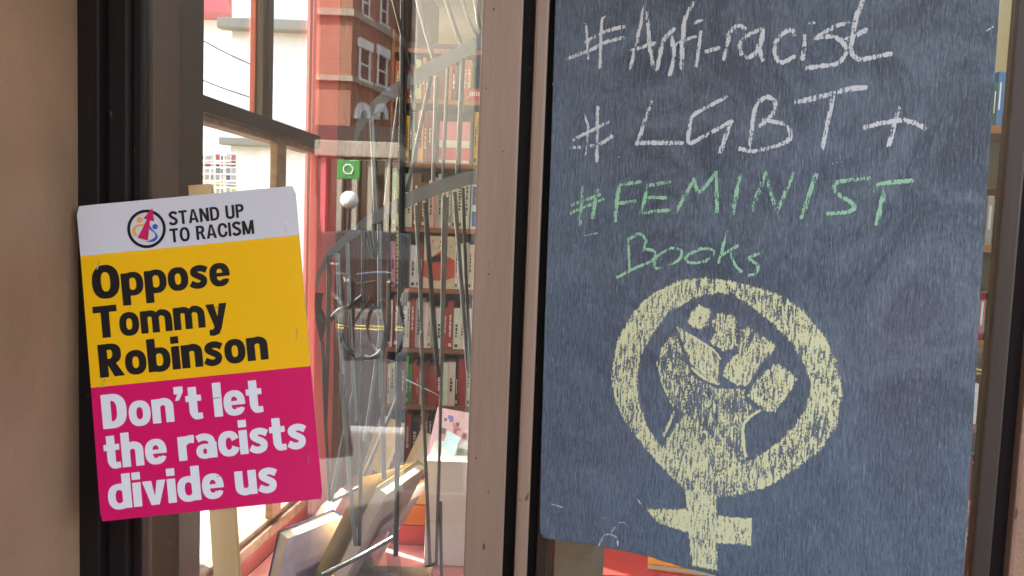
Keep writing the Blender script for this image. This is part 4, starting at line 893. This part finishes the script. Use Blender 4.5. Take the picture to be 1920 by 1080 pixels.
for j, zz in enumerate(rz[2:]):
    for i in range(9):
        cn = rb.choice(['grey', 'brown', 'black', 'white', 'dark red', 'cream', 'pale grey'])
        rshelf(1806 + i * 16, zz, .026, rb.uniform(.16, .24), cn, f'{cn} book, {ordn[i]} from the left on the {("second", "third", "fourth", "fifth", "lowest")[j]} row of the wall shelf')
# things low down behind the door glass
t = thing('book_table', 'low red topped table behind the door glass below the chalkboard', 'table', (.35, 2.05, 0))
MB().box((-.25, 0, .52), (.55, .6, .55)).build('table_top', cmat((.42, .035, .03)), t, .003)
for sx in (-.22, .52):
    for sy in (.04, .55): B((sx - .02, sy - .02, 0.02), (sx + .02, sy + .02, .52), 'leg', 'shelfwood', t)
t = thing('orange_book', 'orange illustrated book lying on the red table under the chalkboard', 'book', (.42, 2.09, .551), (0, 0, R(-12)))
MB().box((0, 0, 0), (.19, .25, .004)).build('front_cover', cmat((.70, .25, .02)), t); MB().box((.002, .002, .004), (.19, .248, .016)).build('pages', 'pages', t); MB().box((0, 0, .016), (.19, .25, .019)).build('back_cover', cmat((.70, .25, .02)), t)
for i in range(6): MB().tube([(.03 + .02 * i, .03 + .015 * (i % 3), .0195), (.06 + .018 * i, .07, .0195), (.04 + .02 * i, .12, .0195)], .0015, 5).build('cover_print', cmat((.35, .04, .02)), t)
t = thing('taupe_box', 'flat taupe display board standing under the left end of the chalkboard', 'box', (.19, 1.95, .0))
MB().box((-.055, 0, .0), (.085, .05, .72)).build('box_body', cmat((.26, .20, .145), .6), t, .003)

# fluorescent lamp on the shop ceiling (its tube reads as a bright line through the glass); the second, unseen, is added to light the wall shelf
for i, (lx, ly) in enumerate(((-.2, 2.9), (1.5, 2.35))):
    t = thing('strip_light', ('fluorescent strip light on the shop ceiling above the bookcase', 'added fluorescent strip light behind the door, unseen, brightening the wall shelf')[i], 'lamp', (lx, ly, 2.85), group='ceiling strip lights')
    MB().box((-.6, -.05, -.04), (.6, .05, 0)).build('housing', 'white', t, .004)
    MB().tube([(-.57, 0, -.06), (.57, 0, -.06)], .014, 10).build('tube', mat('lit_tube', (.9, .9, .85), .5, emit=(1, .93, .78), estr=(5, 10)[i]), t)

# ================================================================ OUTSIDE, THROUGH THE STREET WINDOW
def building(name, label, x0, x1, y0, y1, h, m):
    t = thing(name, label, 'building', (x0, y0, 0)); MB().box((0, 0, 0), (x1 - x0, y1 - y0, h)).build('wall', m, t); return t
YA = 9.0
xa = P(432, 300, YA).x
t = building('white_building', 'white rendered building with a thin brown cornice outside the street window', xa, xa + 4.2, YA, YA + 6, 9.5, 'render')
z1 = P(520, 42, YA).z; z0 = P(520, 62, YA).z
MB().box((-.12, -.16, z0), (4.3, 0, z1)).build('cornice', 'stone', t, .02)
z1 = P(520, 262, YA).z; z0 = P(520, 277, YA).z
MB().box((-.1, -.12, z0), (4.3, 0, z1)).build('string_course', 'stone', t, .02)
YB = 13.0
t = building('far_white_building', 'far white building with a red framed bay at the top left of the window', P(300, 300, YB).x, P(470, 300, YB).x, YB, YB + 5, 12, 'render')
xo = P(300, 300, YB).x
zb0, zb1 = P(400, 38, YB).z, P(400, -90, YB).z; xb0, xb1 = P(352, 20, YB).x - xo, P(448, 20, YB).x - xo
by = MB().box((xb0, -.5, zb0), (xb1, 0, zb0 + .22)).build('bay', 'redpaint', t, .01)
for i in range(4): 
    xx = xb0 + (xb1 - xb0) * i / 3; MB().box((xx - .07, -.5, zb0 + .22), (xx + .07, -.36, zb1)).build('bay_post', 'redpaint', t)
for i in range(3): MB().box((xb0 + (xb1 - xb0) * i / 3 + .07, -.4, zb0 + .22), (xb0 + (xb1 - xb0) * (i + 1) / 3 - .07, -.39, zb1)).build('window', 'whiteframe', t)
for i, (a, b) in enumerate((((366, 66), (448, 109)), ((366, 142), (445, 173)))):
    o = thing('overhead_cable', ('upper thin cable crossing the white sky outside the street window', 'lower thin cable crossing the white sky outside the street window')[i], 'cable', tuple(P(*a, 8)), group='overhead cables')
    n_k = 10; q = [P(a[0] + (b[0] - a[0]) * (k / n_k * 1.6 - .3), a[1] + (b[1] - a[1]) * (k / n_k * 1.6 - .3) + 3 * math.sin(k / n_k * math.pi), 8) - P(*a, 8) for k in range(n_k + 1)]
    MB().tube(q, .007, 6).build('wire', 'black', o)
YR = 6.4
t = thing('magazine_rack', 'wire rack of magazines standing outside the street window', 'rack', tuple(P(405, 360, YR)))
o0 = P(405, 360, YR)
def rk(px, py, dy=0): return P(px, py, YR + dy) - o0
for y in (286, 305, 325, 343, 366, 400): MB().tube([rk(360, y), rk(444, y + 3)], .007, 6).build('rail', 'whiteframe', t)
for x in (364, 383, 402, 420, 444): MB().tube([rk(x, 284), rk(x, 720)], .007, 6).build('upright', 'whiteframe', t)
for j in range(6):
    for i in range(8):
        x, y = 365 + i * 9.8, 289 + j * 12.5
        c = random.choice([(.32, .05, .08), (.08, .08, .10), (.35, .35, .35), (.45, .42, .40), (.36, .10, .12)]) if j < 2 else random.choice([(.25, .26, .28), (.20, .22, .24), (.5, .5, .5), (.1, .1, .12), (.42, .42, .40)]) if j < 4 else random.choice([(.5, .5, .1), (.3, .3, .3), (.48, .5, .25)])
        hh = random.uniform(8, 11.5); ww = random.uniform(7, 9); MB().poly([rk(x, y + 11 - hh, .03), rk(x + ww, y + 11 - hh, .03), rk(x + ww, y + 11, .02), rk(x, y + 11, .02)], (0, .01, 0)).build('magazine', cmat(c), t)

# ================================================================ THE STREET BEHIND THE CAMERA (mirrored in the porch glass)
def mv(T): # object placed as its mirror image in the pane
    return T
VY = 27.0
def V3(px, py, Y): return P(px, py, Y)
t = thing('brick_building', 'red brick corner building with white window heads mirrored in the glass', 'building', (0, 0, 0))
c1 = V3(657, 200, VY); dirR = Vector((math.sin(R(17)), math.cos(R(17)), 0)); nR = Vector((dirR.y, -dirR.x, 0))
Hb = 15
endR = c1 + dirR * 4.6
leftX = c1.x - 7
MB().poly([(leftX, VY, 5.1), (c1.x, VY, 5.1), (endR.x, endR.y, 5.1), (endR.x, endR.y + 1.5, 5.1), (leftX, endR.y + 1.5, 5.1)], (0, 0, Hb - 5.1)).build('wall', 'brick', t, mirror=MIR)
for y0_, y1_ in ((18, 31), (143, 153)):
    z1, z0 = V3(640, y0_, VY).z, V3(640, y1_, VY).z
    MB().poly([(leftX, VY - .18, z0), (c1.x + .1, VY - .18, z0), (endR.x + .18, endR.y, z0), (endR.x, endR.y + .3, z0), (c1.x - .1, VY + .2, z0), (leftX, VY + .2, z0)], (0, 0, z1 - z0)).build('string_course', 'stone', t, mirror=MIR)
def at_face(px, py):                                      # point on the receding right face
    k = ray(px, py); k2 = (c1.x * nR.x + c1.y * nR.y) / (k.x * nR.x + k.y * nR.y); return CAM + k * k2
def win(px0, px1, py0, py1, arch=False):
    a = at_face(px0, py0); b = at_face(px1, py0); zt = a.z; zb = at_face(px0, py1).z
    d = (b - a); d.z = 0; e = nR * 1.0
    def q(u, z, o): p = a + d * u + e * o; return Vector((p.x, p.y, z))
    f = MB()
    fr = MB(); pv = lambda u, z, o=.03: q(u, z, o)
    hgt = zt - zb
    w_ = fr
    w_.poly([pv(-.12, zt), pv(1.12, zt), pv(1.12, zt - hgt * .22), pv(-.12, zt - hgt * .22)], e * .10)
    w_.poly([pv(-.12, zb), pv(1.12, zb), pv(1.12, zb + hgt * .06), pv(-.12, zb + hgt * .06)], e * .14)
    for u0, u1 in ((0, .12), (.88, 1)): w_.poly([pv(u0, zb + hgt * .06), pv(u1, zb + hgt * .06), pv(u1, zt - hgt * .22), pv(u0, zt - hgt * .22)], e * .05)
    w_.poly([pv(.12, zb + hgt * .40), pv(.88, zb + hgt * .40), pv(.88, zb + hgt * .44), pv(.12, zb + hgt * .44)], e * .05)
    o = w_.build('window', 'whiteframe', t, mirror=MIR)
    f.poly([pv(.12, zb + hgt * .06, .01), pv(.88, zb + hgt * .06, .01), pv(.88, zt - hgt * .22, .01), pv(.12, zt - hgt * .22, .01)], e * .01)
    f.build('pane', 'darkglass', o, mirror=MIR)
win(672, 693, 70, 152); win(706, 725, 84, 163); win(678, 692, -40, 32); win(712, 726, -25, 48)
for (cx0, cy0, rx) in ((676, 222, 13), (711, 224, 11)):      # arched heads above the shopfront
    outerA = [at_face(cx0 + rx * math.cos(a), cy0 - 30 * math.sin(a) * 1.0) for a in np.linspace(0, math.pi, 14)]
    innerA = [at_face(cx0 + rx * .5 * math.cos(a), cy0 - 15 * math.sin(a)) for a in np.linspace(0, math.pi, 14)]
    f = MB().strip(outerA, innerA, nR * .15).build('window', 'whiteframe', t, mirror=MIR); MB().poly(innerA, nR * .03).build('pane', 'darkglass', f, mirror=MIR)
MB().box((leftX, VY - .35, 4.55), (endR.x + .3, VY + 3, 5.1)).build('shop_fascia', 'fascia', t, mirror=MIR)
MB().box((leftX, VY - .6, 4.0), (endR.x + .5, VY + 3, 4.55)).build('shop_cornice', 'stone', t, .04, mirror=MIR)
for px in (585, 610, 640, 668, 697, 728, 742):
    x = V3(px, 400, VY).x; MB().box((x - .09, VY - .4, .12), (x + .09, VY, 4.0)).build('pilaster', 'stone' if px != 610 else 'redpaint', t, mirror=MIR)
MB().box((leftX, VY, .12), (endR.x, VY + .1, 4.0)).build('shop_window', 'darkglass', t, mirror=MIR)
MB().box((leftX, VY - .12, .12), (endR.x, VY - .02, .8)).build('stall_riser', 'stone', t, mirror=MIR)
t = thing('dark_building', 'dark narrow building beyond the brick corner building', 'building', (0, 0, 0))
MB().box((V3(728, 200, 34).x, 34, 0.1), (V3(768, 200, 34).x, 38, 18)).build('wall', 'darkbrown', t, mirror=MIR)
MB().box((V3(728, 200, 34).x, 33.9, 7), (V3(768, 200, 34).x, 34, 7.3)).build('string_course', 'stone', t, mirror=MIR)
t = thing('pale_building', 'pale stone building far across the street behind the viewer', 'building', (0, 0, 0))
MB().box((V3(768, 200, 30).x, 30, 0.1), (14, 36, 13)).build('wall', 'stone', t, mirror=MIR)
for j in range(3):
    for i in range(12):
        x = V3(785, 200, 30).x + i * 1.5
        f = MB().box((x, 29.95, 3.2 + j * 3), (x + .8, 30, 5 + j * 3)).build('window', 'whiteframe', t, mirror=MIR); MB().box((x + .08, 29.93, 3.28 + j * 3), (x + .72, 29.95, 4.92 + j * 3)).build('pane', 'darkglass', f, mirror=MIR)
t = thing('long_terrace', 'long brick terrace on the far side of the street', 'building', (0, 0, 0))
MB().box((-34, 27.5, 0.1), (leftX - .3, 34, 11)).build('wall', 'brick', t, mirror=MIR)
for j in range(3):
    for i in range(9):
        x = -33 + i * 2.2; f = MB().box((x, 27.44, 2.8 + j * 3), (x + 1, 27.5, 4.6 + j * 3)).build('window', 'whiteframe', t, mirror=MIR); MB().box((x + .08, 27.42, 2.9 + j * 3), (x + .92, 27.44, 4.5 + j * 3)).build('pane', 'darkglass', f, mirror=MIR)
# grey column added behind the camera so that its reflection veils the bookcase
t = thing('veil_column', 'pale grey painted column added behind the viewer to veil the bookcase in the glass', 'column', (0, 0, 0))
ca, cbx = V3(768, 440, 3.8).x, V3(884, 440, 3.8).x
MB().box((ca, 3.8, 0), (cbx, 4.1, 3.6)).build('shaft', 'greywall', t, .01, mirror=MIR)
MB().box((ca - .03, 3.77, 0), (cbx + .03, 4.13, .15)).build('base', 'greywall', t, .01, mirror=MIR)
# green sign, globe lamp
gs = V3(654, 318, 24); t = thing('green_sign', 'square green shop sign with a pale ring mark across the street', 'sign', (gs.x, MIR - 24, 0))
MB().box((-.36, -.06, gs.z - .30), (.36, .06, gs.z + .30)).build('sign_face', 'green', t, .02)
MB().tube([(.15 * math.cos(a), .065, gs.z + .15 * math.sin(a)) for a in np.linspace(0, 6.283, 20)[:-1]], .025, 6, closed=True).build('emblem', 'whiteframe', t)
MB().tube([(0, 0, .0), (0, 0, gs.z - .3)], .05, 8).build('post', 'black', t)
gl_ = V3(655, 375, 13.5); t = thing('globe_lamp', 'white globe lamp on a slender black post', 'lamp', (gl_.x, MIR - 13.5, .12))
MB().sphere((0, 0, gl_.z - .12), .165).build('globe', 'globe', t, smooth=True); MB().tube([(0, 0, 0), (0, 0, gl_.z - .28)], [.05, .03], 10).build('post', 'black', t, smooth=True)
# bicycle
bw = V3(668, 640, 9.0)
t = thing('bicycle', 'black bicycle parked at the kerb mirrored in the glass', 'bicycle', (bw.x, MIR - 9.0, .013), (0, 0, R(38)))
def wheel(x, name='wheel'):
    o = MB().tube([(x + .33 * math.cos(a), 0, .335 + .33 * math.sin(a)) for a in np.linspace(0, 6.2832, 33)[:-1]], .018, 8, closed=True).build(name, 'black', t, smooth=True)
    MB().tube([(x + .305 * math.cos(a), 0, .335 + .305 * math.sin(a)) for a in np.linspace(0, 6.2832, 33)[:-1]], .008, 6, closed=True).build('rim', 'black', o)
    s = MB()
    for k in range(16): a = k * math.pi / 8; s.tube([(x, .015 * (-1) ** k, .335), (x + .3 * math.cos(a), 0, .335 + .3 * math.sin(a))], .0015, 3)
    s.build('spokes', 'steel', o)
wheel(-.52); wheel(.52)
bb, hd, se_, rw, fwh = (-.10, 0, .30), (.38, 0, .82), (-.22, 0, .78), (-.52, 0, .335), (.52, 0, .335)
fr = MB()
for a, b in ((bb, hd), (bb, se_), (se_, (.35, 0, .88)), (bb, rw), (se_, rw)): fr.tube([a, b], .016, 8)
fr.build('frame', 'black', t); MB().tube([fwh, (.42, 0, .72), (.35, 0, .93)], .014, 8).build('fork', 'black', t)
MB().tube([(.30, -.27, .96), (.36, -.1, .98), (.36, .1, .98), (.30, .27, .96)], .012, 8).build('handlebar', 'steel', t)
MB().tube([se_, (-.25, 0, .90)], .012, 8).build('seat_post', 'steel', t); MB().box((-.40, -.06, .90), (-.14, .06, .94)).build('saddle', 'black', t, .02)
MB().tube([(-.10 + .09 * math.cos(a), .03, .30 + .09 * math.sin(a)) for a in np.linspace(0, 6.2832, 17)[:-1]], .006, 5, closed=True).build('chainring', 'steel', t)
cv = V3(650, 560, 13.6)
t = thing('parked_car', 'black hatchback parked on the far side of the mirrored street', 'car', (cv.x, MIR - 13.6, .013))
prof = [(-2.0, .25), (-2.05, .62), (-1.85, .80), (-1.1, .92), (-.45, 1.38), (.2, 1.46), (1.1, 1.42), (1.75, 1.0), (1.98, .92), (2.05, .55), (2.0, .25)]
MB().poly([(x, -.85, z) for x, z in prof], (0, 1.7, 0)).build('body', 'fascia', t, .05)
for q_ in ([(-.92, .95), (-.40, 1.32), (.15, 1.39), (.15, .95)], [(.22, .95), (.22, 1.39), (1.02, 1.35), (1.45, 1.0)]): MB().poly([(x, .856, z) for x, z in q_], (0, .008, 0)).build('window', 'darkglass', t)
for x in (-1.3, 1.3):
    o = MB().tube([(x, .66, .32), (x, .88, .32)], .32, 20).build('wheel', 'black', t); MB().tube([(x, .885, .32), (x, .90, .32)], .19, 12).build('hubcap', 'steel', o)
MB().box((-2.03, .5, .60), (-1.92, .80, .72)).build('headlight', 'whiteframe', t, .02); MB().box((1.95, .5, .68), (2.06, .80, .82)).build('tail_light', 'redpaint', t, .02)
MB().box((-.1, .86, .86), (.05, .885, .89)).build('door_handle', 'steel', t)
for i, px in enumerate((632, 714)):
    b = V3(px, 600, 7.8); o = thing('bollard', ('black bollard left of the mirrored bicycle', 'black bollard right of the mirrored bicycle')[i], 'bollard', (b.x, MIR - 8.4, .0), group='black street bollards')
    MB().tube([(0, 0, 0), (0, 0, .85)], [.07, .055], 12).build('shaft', 'black', o, smooth=True); MB().sphere((0, 0, .89), .065, 12, 8).build('cap', 'black', o, smooth=True)
print('objects', len(bpy.data.objects), 'tris', sum(len(o.data.polygons) for o in bpy.data.objects if o.type == 'MESH'))
